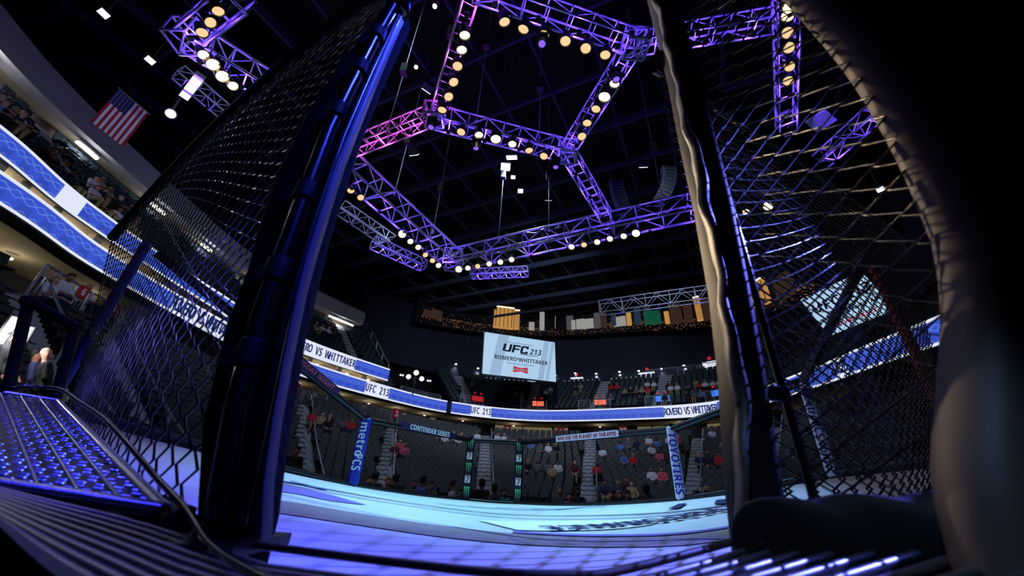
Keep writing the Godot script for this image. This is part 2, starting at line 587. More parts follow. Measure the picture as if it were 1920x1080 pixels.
func hall() -> void:
	var mb := MB.new()
	mb.box(Transform3D(Basis(), Vector3(2, FLOOR_Y - 0.15, -18)), Vector3(70, 0.3, 66))
	struct("floor", mb.mesh(), M.floor_dark, "dark arena floor around the raised cage")
	mb = MB.new()
	mb.box(Transform3D(Basis(), Vector3(2, 25.3, -18)), Vector3(70, 0.6, 66))
	var roof := struct("ceiling", mb.mesh(), M.roof_dark, "black arena roof high above the lighting trusses")
	# roof steel: two crossing families of beams under the slab
	for fam in 2:
		var ang := deg_to_rad(28.0 if fam == 0 else 116.0)
		var d := Vector3(sin(ang), 0, -cos(ang))
		var s := Vector3(cos(ang), 0, sin(ang)) * (1.0 if fam == 0 else -1.0)
		for k in range(-7, 8):
			var c := Vector3(-2, 20.6 - fam * 0.5, -19) + s * k * (2.9 if fam == 0 else 3.4)
			var deep := 0.5 if k % 2 == 0 else 0.3
			part(roof, "roof_beam", unit_box, M.roof_beam, Transform3D(facing(d) * Basis.from_scale(Vector3(0.16, deep, 44)), c))
	struct("wall_back", sweep([Vector2(9.5, FLOOR_Y), Vector2(9.5, 25.2), Vector2(9.9, 25.2), Vector2(9.9, FLOOR_Y)], 0.0, 13.0, 80), M.roof_dark, "black outer wall of the arena bowl")
	mb = MB.new()
	mb.box(Transform3D(Basis(), Vector3(2, 12, 8.2)), Vector3(64, 27, 0.4))
	struct("wall_rear", mb.mesh(), M.roof_dark, "dark arena wall behind the cage door")
	# lower terrace
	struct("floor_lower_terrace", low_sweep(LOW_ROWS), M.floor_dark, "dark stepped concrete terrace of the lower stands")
	# concourse strip behind the lower stands
	struct("wall_concourse", sweep([Vector2(-0.9, 4.4), Vector2(2.6, 4.4), Vector2(2.6, 6.22)], 0.4, 11.5, 110), M.wall_navy, "dark concourse wall under the lower ribbon screen")
	struct("ceiling_concourse", sweep([Vector2(2.7, 6.25), Vector2(0.0, 6.22)], 0.4, 11.5, 110), M.soffit_beige, "beige concourse ceiling under the lower ribbon screen")
	for t in [1.2, 1.7, 2.2, 4.3, 4.75, 5.1, 5.45, 5.8, 6.25, 6.8, 7.6, 8.4]:
		var cl := thing("concourse_lamp", "small round ceiling lamp in the concourse under the ribbon", "lamp", bowl(t, 1.3, 6.05), "concourse ceiling lamps")
		part(cl, "lens", unit_tube, M.tube_white, Transform3D(Basis.from_scale(Vector3(0.1, 0.05, 0.1)), Vector3.ZERO))
		lamp_light(cl, Color(1.0, 0.93, 0.8), 0.35, Vector3(0, -0.3, 0), 0.08)
	struct("trim_ribbon_backing", ribbon_strip(0.08, 6.42, 0.08, 7.56, 7.0, 0.4, 11.5, 110), M.wall_navy, "dark parapet that carries the lower ribbon screen")
	struct("trim_ribbon_coping", ribbon_strip(0.08, 7.56, 0.5, 7.56, 7.0, 0.4, 11.5, 110), M.wall_navy, "dark coping on the parapet of the lower ribbon screen")
	# far upper seats: terrace and dark wall above
	var prof := [Vector2(0.3, 7.5)]
	for r in 12:
		prof.append(Vector2(0.35 + r * 0.6, 7.5 + r * 0.42))
		prof.append(Vector2(0.95 + r * 0.6, 7.5 + r * 0.42))
	prof.append(Vector2(7.6, 12.3))
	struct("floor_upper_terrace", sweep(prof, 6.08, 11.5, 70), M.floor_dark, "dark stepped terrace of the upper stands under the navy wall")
	struct("wall_upper", sweep([Vector2(7.6, 12.2), Vector2(7.6, 20.0), Vector2(8.0, 20.0), Vector2(8.0, 12.2)], 5.2, 11.5, 80), M.wall_navy, "tall plain navy wall behind the upper stands")
	# side deck over the suites
	prof = [Vector2(2.1, 9.1)]
	for r in 11:
		prof.append(Vector2(2.1 + r * 0.42, 9.25 + r * 0.42))
		prof.append(Vector2(2.52 + r * 0.42, 9.25 + r * 0.42))
	struct("floor_side_deck", sweep(prof, 0.5, 5.32, 70), M.floor_dark, "dark stepped deck above the suites")
	struct("wall_side_fascia", sweep([Vector2(6.2, 14.25), Vector2(5.6, 14.3), Vector2(5.6, 15.6), Vector2(6.6, 16.2), Vector2(9.4, 16.2)], 0.5, 5.15, 70), M.fascia_grey, "pale grey fascia band above the side deck")
	struct("wall_side_recess", sweep([Vector2(6.8, 13.4), Vector2(7.3, 13.4), Vector2(7.3, 14.5), Vector2(6.2, 14.4)], 0.5, 5.15, 70), M.soffit_beige, "recessed concourse strip under the grey fascia")
	# suites between the two ribbons
	struct("wall_suites", sweep([Vector2(0.5, 7.3), Vector2(3.6, 7.3), Vector2(3.6, 8.65), Vector2(1.7, 8.65)], 0.5, 5.32, 70), M.soffit_beige, "beige back wall and ceiling of the suites")
	struct("trim_deck_edge", ribbon_strip(1.68, 8.42, 1.68, 9.56, 9.0, 0.5, 5.3, 70), M.wall_navy, "dark deck edge that carries the upper ribbon screen")
	struct("trim_deck_soffit", ribbon_strip(1.68, 8.42, 2.2, 8.42, 9.0, 0.5, 5.3, 70), M.soffit_beige, "beige soffit under the edge of the side deck")
	mb = MB.new()
	mb.quad(bowl(5.32, 0.5, 7.5), bowl(5.32, 7.6, 7.5), bowl(5.32, 7.6, 15.0), bowl(5.32, 2.0, 9.2), Vector3(0.4, 0, 0.9))
	mb.quad(bowl(5.34, 0.5, 7.5), bowl(5.34, 7.6, 7.5), bowl(5.34, 7.6, 15.0), bowl(5.34, 2.0, 9.2), Vector3(-0.4, 0, -0.9))
	struct("wall_deck_end", mb.mesh(), M.wall_navy, "dark end wall of the side deck")

	# suite columns, furniture glow
	for t in [0.95, 1.25, 1.55, 1.85, 2.15, 2.6, 3.1, 3.6, 4.05, 4.4, 4.72, 5.02]:
		var b := facing(-Vector3(outward(t).x, 0, outward(t).y))
		var c := part(self, "suite_column", unit_box, M.soffit_beige, Transform3D(b * Basis.from_scale(Vector3(0.34, 1.1, 0.3)), bowl(t, 1.9, 8.05)))
		tag(c, "beige column between two suites under the upper ribbon", "column", "suite columns")
	for t in [1.1, 1.4, 1.7, 2.0, 2.4, 4.2, 4.55, 4.88, 5.15]:
		var o := thing("suite_lamp", "small white ceiling lamp in a suite between the ribbons", "lamp", bowl(t, 2.7, 8.35), "suite ceiling lamps")
		part(o, "lens", unit_tube, M.tube_white, Transform3D(Basis.from_scale(Vector3(0.14, 0.05, 0.14)), Vector3.ZERO))
		lamp_light(o, Color(1.0, 0.93, 0.8), 1.0, Vector3(0, -0.25, 0), 0.08)
	# lit concourse windows
	for w in [[6.62, 0.30], [6.9, 0.28], [7.17, 0.14], [7.9, 0.16], [8.06, 0.16], [8.3, 0.05], [8.62, 0.3], [9.4, 0.2], [9.8, 0.25], [5.6, 0.07], [5.92, 0.07]]:
		var a := bowl(w[0], 2.5, 4.75)
		var b2 := bowl(w[0] + w[1], 2.5, 4.75)
		var o := thing("concourse_window", "lit beige concourse window under the lower ribbon", "window", (a + b2) / 2.0, "lit concourse windows")
		var bas := facing(-Vector3(outward(w[0] + 0.1).x, 0, outward(w[0] + 0.1).y))
		var len_ := (b2 - a).length()
		part(o, "pane", unit_box, M.window_beige, Transform3D(bas * Basis.from_scale(Vector3(len_, 1.3, 0.06)), Vector3(0, 0.75, 0)))
		for s in [-1, 1]: part(o, "jamb", unit_box, M.wall_navy, Transform3D(bas * Basis.from_scale(Vector3(0.12, 1.5, 0.2)), bas * Vector3(s * len_ / 2.0, 0.75, 0.03)))
	# fluorescent tubes under the grey fascia
	for t in [0.75, 1.02, 1.5, 2.2, 2.75, 3.4, 3.95, 4.3, 4.75]:
		var a := bowl(t, 6.0, 13.98)
		var b2 := bowl(t + (0.14 if t < 4.7 else 0.3), 6.0, 13.98)
		var o := thing("fluorescent_lamp", "bright fluorescent tube under the grey fascia", "lamp", (a + b2) / 2.0, "fascia tubes")
		bar(o, "tube", (a - b2) / 2.0, (b2 - a) / 2.0, 0.09, M.tube_white)
		block(o, "housing", Vector3(0, 0.13, 0), Vector3((b2 - a).length(), 0.08, 0.22), M.fascia_grey, facing((b2 - a).cross(Vector3.UP)))
		lamp_light(o, Color(0.95, 0.95, 1.0), 1.3, Vector3(0, -0.25, 0), 0.2)
	# rails of the concourse
	for seg in [[1.3, 1.42], [1.44, 1.56], [1.58, 1.7], [1.72, 1.84], [1.86, 1.98], [2.0, 2.12], [2.14, 2.26], [3.9, 4.02], [4.04, 4.16], [4.18, 4.3], [4.32, 4.44], [4.74, 4.88], [4.9, 5.04], [5.06, 5.2], [5.22, 5.36], [5.38, 5.52], [5.54, 5.68], [5.7, 5.84], [5.86, 6.0]]:
		rail_run("concourse_rail", [bowl(seg[0], -0.9, 4.45), bowl(seg[1], -0.9, 4.45)], 1.0, M.rail_metal, "grey metal guard rail panel along the concourse", "concourse guard rails")
	for seg in [[8.0, 8.16], [8.18, 8.34], [8.36, 8.52], [8.54, 8.7], [8.72, 8.86]]:
		rail_run("gallery_rail", [bowl(seg[0], 6.9, 12.0), bowl(seg[1], 6.9, 12.0)], 1.0, M.rail_metal, "grey guard rail panel along the top of the upper stands", "gallery guard rails")
	# aisles
	for t in LOW_AISLES:
		var pts := []
		for r in LOW_ROWS - 1: pts.append(low(t, low_f(r), low_y(r) + 0.02))
		var st := part(self, "aisle_stair", stairs_mesh(pts, 0.95), M.step_grey)
		tag(st, "grey concrete aisle stair climbing the lower stands", "stairs", "lower stand aisles")
		var side := Vector3(along(BOWL, t + 0.02).x - along(BOWL, t - 0.02).x, 0, along(BOWL, t + 0.02).y - along(BOWL, t - 0.02).y).normalized() * 0.5
		var hp := []
		for r in [0, 6, 12, 18]: hp.append(pts[r] + side)
		rail_run("aisle_handrail", hp, 0.9, M.rail_metal, "metal handrail beside a lower stand aisle stair", "lower aisle handrails", false)
	for t in UP_AISLES:
		var pts := []
		for r in 11: pts.append(bowl(t, 0.65 + r * 0.6, 7.56 + r * 0.42))
		var st := part(self, "aisle_stair", stairs_mesh(pts, 1.3), M.step_grey)
		tag(st, "grey concrete aisle stair climbing the upper stands", "stairs", "upper stand aisles")
		for s in [-1.0, 1.0]:
			rail_run("landing_rail", [bowl(t + s * 0.035, 0.5, 7.6), bowl(t + s * 0.14, 0.5, 7.6)], 1.0, M.rail_metal, "grey landing rail beside an upper stand aisle", "upper landing rails")
	for t in DECK_AISLES:
		var pts := []
		for r in 11: pts.append(bowl(t, 2.3 + r * 0.42, 9.3 + r * 0.42))
		var st := part(self, "aisle_stair", stairs_mesh(pts, 1.0), M.step_grey)
		tag(st, "grey concrete aisle stair climbing the side deck", "stairs", "side deck aisles")
	# slope rail at the end of the side deck
	var ep := []
	for k in 5: ep.append(bowl(5.31, 2.0 + k * 1.3, 9.3 + k * 1.35))
	rail_run("deck_end_rail", ep, 0.8, M.rail_metal, "sloping metal rail at the end of the side deck", "", false)

	# house lights high in the roof that light the stands
	for p in [[Vector3(-0.3, 12.4, -11.0), Vector3(0.3, -0.5, -16.0), 24.0], [Vector3(-5.5, 15.5, -14.0), Vector3(-2, 4, -34), 40.0], [Vector3(6.5, 15.5, -14.0), Vector3(9, 4, -32), 46.0], [Vector3(2.0, 16.5, -18.0), Vector3(2, 9, -42), 110.0], [Vector3(-3.0, 14.5, -4.0), Vector3(-14.5, 5, -14), 22.0], [Vector3(-4.0, 15.0, -10.0), Vector3(-15, 6, -24), 26.0], [Vector3(6.0, 15.0, -6.0), Vector3(16, 4, -20), 26.0]]:
		var o := thing("house_light", "square house floodlight hung under the roof beams", "floodlight", p[0], "roof house lights")
		var b := facing(p[1] - p[0])
		part(o, "housing", unit_soft, M.can_black, Transform3D(b * Basis.from_scale(Vector3(0.5, 0.4, 0.3)), Vector3.ZERO))
		part(o, "lens", unit_box, M.lens_white, Transform3D(b * Basis.from_scale(Vector3(0.42, 0.32, 0.02)), b * Vector3(0, 0, 0.16)))
		bar(o, "bracket", Vector3.ZERO, Vector3(0, 0.9, 0), 0.03, M.can_black)
		spot(o, Color(0.8, 0.88, 1.0), p[2], p[0] + (p[1] - p[0]).normalized() * 0.3, p[1], 48.0, 0.3)

func near_aisle(list: Array, t: float, w: float) -> bool:
	for a in list:
		if absf(t - a) < w: return true
	return false

func seats() -> void:
	var mb := MB.new()
	mb.box(Transform3D(Basis(Vector3.RIGHT, -0.22), Vector3(0, 0.62, -0.2)), Vector3(0.46, 0.5, 0.06), 0.02)
	mb.box(Transform3D(Basis(Vector3.RIGHT, 0.08), Vector3(0, 0.42, 0.03)), Vector3(0.44, 0.07, 0.4), 0.02)
	mb.box(Transform3D(Basis(), Vector3(0, 0.2, -0.06)), Vector3(0.06, 0.42, 0.12))
	var seat := mb.mesh()
	var all := []     # [transform, upper?]
	for r in LOW_ROWS:
		var t := 0.6
		while t < 11.2:
			var p := low(t, low_f(r), low_y(r))
			var p2 := low(t + 0.01, low_f(r), low_y(r))
			var step := 0.56 / maxf((p2 - p).length(), 0.01) * 0.01
			if not near_aisle(LOW_AISLES, t, 0.6 / maxf((p2 - p).length(), 0.01) * 0.01):
				var q := low(t, 0.0, 0) - low(t, 1.0, 0)
				all.append([Transform3D(facing(q), p), 0])
			t += step
	var upper := []
	for r in 12:
		var t := 6.1
		while t < 10.6:
			var p := bowl(t, 0.65 + r * 0.6, 7.5 + r * 0.42)
			var p2 := bowl(t + 0.01, 0.65 + r * 0.6, 7.5 + r * 0.42)
			var step := 0.58 / maxf((p2 - p).length(), 0.01) * 0.01
			if not near_aisle(UP_AISLES, t, 0.8 / maxf((p2 - p).length(), 0.01) * 0.01):
				upper.append(Transform3D(facing(-Vector3(outward(t).x, 0, outward(t).y)), p))
			t += step
	for r in 11:
		var t := 0.6
		while t < 5.28:
			var p := bowl(t, 2.34 + r * 0.42, 9.25 + r * 0.42)
			var p2 := bowl(t + 0.01, 2.34 + r * 0.42, 9.25 + r * 0.42)
			var step := 0.58 / maxf((p2 - p).length(), 0.01) * 0.01
			if not near_aisle(DECK_AISLES, t, 0.7 / maxf((p2 - p).length(), 0.01) * 0.01):
				upper.append(Transform3D(facing(-Vector3(outward(t).x, 0, outward(t).y)), p))
			t += step
	for r in [1]:   # suite seats
		var t := 0.8
		while t < 5.25:
			var p := bowl(t, 1.2 + r * 0.7, 7.3)
			upper.append(Transform3D(facing(-Vector3(outward(t).x, 0, outward(t).y)), p))
			t += 0.58 / maxf((bowl(t + 0.01, 0.9, 0) - bowl(t, 0.9, 0)).length(), 0.01) * 0.01
	# the seats of the front rows beyond the cage and of the rows beside the walkway stand singly
	var singles := []
	var rest := []
	for a in all:
		var p: Vector3 = a[0].origin
		var front := p.z < -17.0 and p.z > -26.4 and p.x > -6.5 and p.x < 9.5
		var beside := p.x < -9.5 and p.z > -14.5 and p.z < -7.5 and p.y > 2.0
		if (front or beside) and singles.size() < 300: singles.append(a)
		else: rest.append(a[0])
	for a in singles:
		var o := part(self, "arena_seat", seat, M.seat_grey, a[0])
		if a[0].origin.x < -8.0 and a[0].origin.z > -14.0:
			tag(o, "dark grey folding seat in the lower stands beside the walkway", "seat", "single seats beside the walkway")
		else:
			tag(o, "dark grey folding seat in the front rows beyond the cage", "seat", "single seats of the front rows")
	var k := 0
	for list in [rest, upper]:
		var mm := MultiMesh.new()
		mm.transform_format = MultiMesh.TRANSFORM_3D
		mm.mesh = seat
		mm.instance_count = list.size()
		for i in list.size(): mm.set_instance_transform(i, list[i])
		var o := MultiMeshInstance3D.new()
		o.name = "lower_stand_seating" if k == 0 else "upper_stand_seating"
		o.multimesh = mm
		o.material_override = M.seat_grey if k == 0 else M.seat_blue
		add_child(o)
		tag(o, "rows of dark grey folding seats filling the lower stands" if k == 0 else "rows of dark blue-grey folding seats on the upper stands and deck", "seating", "", "stuff")
		k += 1

# ---------------------------------------------------------------- the cage
const NEAR_EDGE: Array[Vector2] = [Vector2(-3.89, -3.51), Vector2(-0.62, -0.74), Vector2(0.62, -0.74), Vector2(3.75, -3.25)]
const FAR_EDGE: Array[Vector2] = [Vector2(-3.89, -3.51), Vector2(-2.14, -6.1), Vector2(-0.7, -8.52), Vector2(0.33, -8.51), Vector2(2.34, -5.52), Vector2(3.46, -4.29), Vector2(3.75, -3.25)]

func edge_z(list: Array[Vector2], x: float) -> float:
	for i in list.size() - 1:
		if x >= list[i].x - 1e-5 and x <= list[i + 1].x + 1e-5:
			return lerpf(list[i].y, list[i + 1].y, clampf((x - list[i].x) / maxf(list[i + 1].x - list[i].x, 1e-5), 0, 1))
	return list[-1].y

func smooth(list: Array, n: int) -> Array:
	var a: Array[Vector2] = []
	for p in list: a.append(p)
	var out := []
	for i in n + 1: out.append(along(a, (a.size() - 1.0) * i / n))
	return out

func on_canvas(p: Vector2, lift := 0.006) -> Vector3: return Vector3(p.x, dish(p.x) + lift, p.y)

func print_strip(parent: Node, called: String, near: Array, far: Array, material: Material, lift := 0.006) -> void:
	var mb := MB.new()
	var n := 40
	var a := smooth(near, n)
	var b := smooth(far, n)
	for i in n:
		mb.quad(on_canvas(a[i], lift), on_canvas(a[i + 1], lift), on_canvas(b[i + 1], lift), on_canvas(b[i], lift), Vector3.UP)
	part(parent, called, mb.mesh(), material)

func print_line(parent: Node, called: String, pts: Array, w: float, material: Material, lift := 0.009) -> void:
	var s := smooth(pts, 48)
	var l := []
	var r := []
	for i in s.size():
		var d: Vector2 = (s[mini(i + 1, s.size() - 1)] - s[maxi(i - 1, 0)]).normalized()
		l.append(s[i] + Vector2(-d.y, d.x) * w / 2.0)
		r.append(s[i] - Vector2(-d.y, d.x) * w / 2.0)
	var mb := MB.new()
	for i in s.size() - 1:
		mb.quad(on_canvas(l[i], lift), on_canvas(l[i + 1], lift), on_canvas(r[i + 1], lift), on_canvas(r[i], lift), Vector3.UP)
	part(parent, called, mb.mesh(), material)

func print_poly(parent: Node, called: String, pts: Array, material: Material, lift := 0.01) -> void:
	var mb := MB.new()
	for p in pts: mb.vert(on_canvas(p, lift), Vector3.UP)
	for i in range(1, pts.size() - 1): mb.tri(0, i, i + 1, Vector3.UP)
	part(parent, called, mb.mesh(), material)

func chain_link(a: Vector2, b: Vector2, bot: Callable, top: Callable, cw: float, ch: float, r: float, k: int, b_top := Vector2.INF) -> ArrayMesh:
	var mb := MB.new()
	var length := a.distance_to(b)
	var cols := int(round(length / cw))
	var dirp := (b - a) / length
	var out := Vector3(-dirp.y, 0, dirp.x)
	var tall: float = top.call(0.5) - bot.call(0.5)
	var rows := int(round(tall / ch)) * 2
	for i in cols:
		var pts := []
		for j in rows + 1:
			var right := (j % 2 == 1) == (i % 2 == 0)
			var s := (i + (1.06 if right else -0.06)) / float(cols)
			s = clampf(s, 0.0, 1.0)
			var f := float(j) / rows
			var p := a.lerp(b if b_top == Vector2.INF else b.lerp(b_top, f), s)
			var y := lerpf(bot.call(s), top.call(s), f)
			var w := r * 1.3 * (1.0 if right else -1.0)
			pts.append(Vector3(p.x, y, p.y) + out * w)
		mb.path(pts, r, k, false, false)
	return mb.mesh()

func fence(called: String, label: String, a: Vector2, b: Vector2, lift0: float, lift1: float, top0: float, top1: float, cw: float, ch: float, r: float, k: int, pad_r: float, group := "", pad := "rail_pad", b_top := Vector2.INF, arch := 0.0) -> Node3D:
	var at := Vector3((a.x + b.x) / 2.0, dish((a.x + b.x) / 2.0), (a.y + b.y) / 2.0)
	var o := thing(called, label, "fence", at, group)
	var bot := func(s: float) -> float: return dish(lerpf(a.x, b.x, s)) + lerpf(lift0, lift1, s)
	var top := func(s: float) -> float: return lerpf(top0, top1, s) + arch * 4.0 * s * (1.0 - s)
	var inv := Transform3D(Basis(), -at)
	part(o, "chain_link_mesh", chain_link(a, b, bot, top, cw, ch, r, k, b_top), M.wire_black, inv)
	for e in [[bot, "bottom_rail", pad_r * 0.7], [top, "top_rail", pad_r]]:
		var pts := []
		for i in 25:
			var s := i / 24.0
			var p := a.lerp(b_top if e[1] == "top_rail" and b_top != Vector2.INF else b, s)
			pts.append(Vector3(p.x, e[0].call(s) + (e[2] if e[1] == "top_rail" else -e[2]), p.y))
		var mb := MB.new()
		mb.path(pts, e[2], 10)
		part(o, e[1], mb.mesh(), M[pad], inv)
	# base board between canvas and bottom rail
	var mb2 := MB.new()
	var out := Vector3(-(b - a).normalized().y, 0, (b - a).normalized().x)
	for i in 24:
		var s0 := i / 24.0
		var s1 := (i + 1) / 24.0
		var p0 := Vector3(a.lerp(b, s0).x, 0, a.lerp(b, s0).y)
		var p1 := Vector3(a.lerp(b, s1).x, 0, a.lerp(b, s1).y)
		for side in [-0.02, 0.02]:
			mb2.quad(p0 + Vector3.UP * (dish(p0.x) - 0.02) + out * side, p1 + Vector3.UP * (dish(p1.x) - 0.02) + out * side, p1 + Vector3.UP * bot.call(s1) + out * side, p0 + Vector3.UP * bot.call(s0) + out * side, out * signf(side))
	part(o, "base_pad", mb2.mesh(), M.vinyl_black, inv)
	return o

func post_pad(called: String, label: String, at: Vector2, y0: float, y1: float, w: float, material: Material) -> Node3D:
	var o := thing(called, label, "post", Vector3(at.x, y0, at.y))
	var d := Vector3(-at.x, 0, -at.y)
	o.basis = facing(d)
	var mb := MB.new()
	mb.box(Transform3D(Basis(), Vector3(0, (y1 - y0) / 2.0, 0)), Vector3(w, y1 - y0, w * 0.8), w * 0.22)
	part(o, "pad", mb.mesh(), material)
	bar(o, "steel_tube", Vector3(0, -0.03, 0), Vector3(0, y1 - y0 + 0.03, 0), w * 0.3, M.steel_black)
	return o

func octagon() -> void:
	# stage body
	var mb := MB.new()
	var n := 64
	for i in n:
		var x0 := lerpf(-3.89, 3.75, float(i) / n)
		var x1 := lerpf(-3.89, 3.75, float(i + 1) / n)
		for j in 8:
			var z := func(x: float, q: float) -> float: return lerpf(edge_z(NEAR_EDGE, x), edge_z(FAR_EDGE, x), q)
			var q0 := j / 8.0
			var q1 := (j + 1) / 8.0
			var nn := Vector3(-0.09 * (x0 + x1) / 2.0, 1, 0).normalized()
			mb.quad(Vector3(x0, dish(x0), z.call(x0, q0)), Vector3(x1, dish(x1), z.call(x1, q0)), Vector3(x1, dish(x1), z.call(x1, q1)), Vector3(x0, dish(x0), z.call(x0, q1)), nn)
	var canvas := thing("fight_canvas", "pale printed fight canvas lit blue inside the cage", "canvas")
	part(canvas, "cloth", mb.mesh(), M.canvas_cloth)
	mb = MB.new()
	for e in [NEAR_EDGE, FAR_EDGE]:
		for i in e.size() - 1:
			var a := Vector3(e[i].x, dish(e[i].x) - 0.01, e[i].y)
			var b := Vector3(e[i + 1].x, dish(e[i + 1].x) - 0.01, e[i + 1].y)
			mb.face(Vector3(a.x, FLOOR_Y, a.z), Vector3(b.x, FLOOR_Y, b.z), b, a, (a + b) / 2.0 - Vector3(0, 0, -4.5))
	part(canvas, "skirt", mb.mesh(), M.vinyl_black)
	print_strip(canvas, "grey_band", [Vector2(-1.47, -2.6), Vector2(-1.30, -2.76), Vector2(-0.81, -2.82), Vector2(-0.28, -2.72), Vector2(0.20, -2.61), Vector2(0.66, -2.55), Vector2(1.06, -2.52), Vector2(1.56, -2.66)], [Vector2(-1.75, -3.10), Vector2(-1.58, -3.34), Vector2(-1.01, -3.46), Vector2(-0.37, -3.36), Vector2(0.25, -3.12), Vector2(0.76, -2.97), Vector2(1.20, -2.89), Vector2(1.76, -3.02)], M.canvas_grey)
	print_line(canvas, "thin_line", [Vector2(-1.94, -3.57), Vector2(-1.50, -3.61), Vector2(-1.03, -3.57), Vector2(-0.35, -3.35), Vector2(0.22, -2.91), Vector2(0.71, -2.76), Vector2(1.18, -2.69), Vector2(1.4, -2.5)], 0.022, M.canvas_ink)
	print_line(canvas, "ring_line", [Vector2(-2.38, -4.31), Vector2(-1.79, -4.99), Vector2(-0.94, -5.40), Vector2(0.14, -5.21), Vector2(0.98, -4.94), Vector2(1.72, -4.47), Vector2(2.4, -4.2)], 0.07, M.canvas_ink)
	print_line(canvas, "ring_line", [Vector2(-2.32, -4.21), Vector2(-1.68, -4.71), Vector2(-0.84, -4.99), Vector2(0.13, -4.70), Vector2(0.90, -4.53), Vector2(1.63, -4.24), Vector2(2.30, -4.06)], 0.05, M.canvas_violet)
	print_strip(canvas, "violet_sweep", [Vector2(-1.98, -3.63), Vector2(-1.81, -3.87), Vector2(-1.53, -3.95), Vector2(-1.30, -4.2)], [Vector2(-2.28, -4.14), Vector2(-2.05, -4.34), Vector2(-1.75, -4.42), Vector2(-1.31, -4.22)], M.canvas_violet)
	print_strip(canvas, "violet_edge", [Vector2(0.1, -3.22), Vector2(0.76, -3.03), Vector2(1.20, -2.95), Vector2(1.78, -3.07)], [Vector2(0.1, -3.34), Vector2(0.78, -3.14), Vector2(1.23, -3.04), Vector2(1.82, -3.15)], M.canvas_violet, 0.008)
	print_strip(canvas, "white_panel", [Vector2(0.14, -3.41), Vector2(0.5, -3.43), Vector2(0.9, -3.47), Vector2(1.25, -3.6)], [Vector2(-0.21, -4.12), Vector2(0.4, -4.26), Vector2(0.86, -4.3), Vector2(1.50, -3.95)], M.canvas_white, 0.008)
	print_poly(canvas, "logo_stroke", [Vector2(2.23, -4.46), Vector2(2.41, -4.75), Vector2(2.5, -4.61), Vector2(2.32, -4.27)], M.canvas_ink, 0.016)
	print_poly(canvas, "logo_stroke", [Vector2(1.83, -4.71), Vector2(2.1, -5.05), Vector2(2.18, -4.98), Vector2(1.92, -4.62)], M.canvas_ink, 0.016)
	print_poly(canvas, "logo_stroke", [Vector2(-2.3, -4.62), Vector2(-1.95, -4.78), Vector2(-1.9, -4.7), Vector2(-2.25, -4.54)], M.canvas_blue, 0.012)
	for k in 6:
		print_line(canvas, "brush_stroke", [Vector2(-0.9 + k * 0.42, -6.2 - 0.22 * (k % 3)), Vector2(-0.4 + k * 0.42, -6.32 - 0.2 * (k % 3)), Vector2(0.35 + k * 0.3, -6.3 - 0.25 * (k % 2))], 0.06, M.canvas_blue)
	for k in 7:
		print_line(canvas, "seam_line", [Vector2(0.05 + k * 0.2, -2.98 + k * 0.03), Vector2(0.12 + k * 0.24, -2.76 + k * 0.02), Vector2(0.2 + k * 0.28, -2.62)], 0.008, M.canvas_violet)
	# lettering that faces the middle of the canvas
	var word := "PERFORMANCE"
	for i in word.length():
		var f := i / (word.length() - 1.0)
		var p := Vector2(1.98, -4.0).lerp(Vector2(0.42, -3.56), f)
		var run := (Vector2(0.42, -3.56) - Vector2(1.98, -4.0)).normalized()
		var x := Vector3(run.x, 0.09 * p.x * run.x, run.y).normalized()
		var z := Vector3(-0.09 * p.x, 1, 0).normalized()
		var y := z.cross(x).normalized()
		text(canvas, "letter", word[i], 0.2, M.canvas_ink, Transform3D(Basis(x, y * 1.5, z), on_canvas(p, 0.018)), 0.002)

	# far fence panels and padded posts
	var f := "far cage panels"
	fence("cage_fence", "black chain-link cage panel running from the walkway corner to the blue post", Vector2(-3.89, -3.51), Vector2(-2.14, -6.1), 0.13, 0.05, 2.32, 1.06, 0.07, 0.085, 0.0028, 3, 0.05, f)
	fence("cage_fence", "black chain-link cage panel between the blue post and the far gate", Vector2(-2.14, -6.1), Vector2(-0.7, -8.52), 0.05, 0.05, 1.06, 1.08, 0.075, 0.09, 0.003, 3, 0.05, f)
	fence("cage_fence", "black chain-link gate panel between the two dark sponsor posts", Vector2(-0.7, -8.52), Vector2(0.33, -8.51), 0.05, 0.05, 1.08, 1.08, 0.08, 0.095, 0.003, 3, 0.05, f)
	fence("cage_fence", "black chain-link cage panel between the far gate and the white post", Vector2(0.33, -8.51), Vector2(2.34, -5.52), 0.05, 0.05, 1.08, 1.06, 0.075, 0.09, 0.003, 3, 0.05, f)
	fence("cage_fence", "black chain-link cage panel between the two white posts", Vector2(2.34, -5.52), Vector2(3.46, -4.29), 0.05, 0.08, 1.06, 1.5, 0.07, 0.085, 0.0028, 3, 0.05, f)
	fence("cage_fence", "black chain-link cage panel beside the red corner strip", Vector2(3.46, -4.29), Vector2(3.75, -3.25), 0.08, 0.1, 1.5, 2.6, 0.06, 0.075, 0.0028, 3, 0.05, f)

	var down := Basis(Vector3(0, -1, 0), Vector3(1, 0, 0), Vector3(0, 0, 1))
	var o := post_pad("cage_post", "blue padded cage post with white phone brand lettering", Vector2(-2.14, -6.1), dish(2.14), 1.14, 0.16, M.pad_blue)
	text(o, "lettering", "metro", 0.12, M.print_white, Transform3D(down, Vector3(-0.005, 0.62, 0.067)))
	text(o, "lettering", "PCS", 0.12, M.print_white, Transform3D(down, Vector3(-0.005, 0.31, 0.067)), 0.004, false, 0.8)
	o = post_pad("cage_post", "white padded cage post with bold blue tyre brand lettering", Vector2(2.34, -5.52), dish(2.34), 1.16, 0.125, M.pad_lavender)
	text(o, "lettering", "TOYOTIRES", 0.098, M.print_blue, Transform3D(down, Vector3(-0.003, 0.44, 0.053)), 0.004, false, 1.06)
	o = post_pad("cage_post", "white padded cage post with a web address beyond the open gate", Vector2(3.46, -4.29), dish(3.46), 1.55, 0.11, M.pad_lavender)
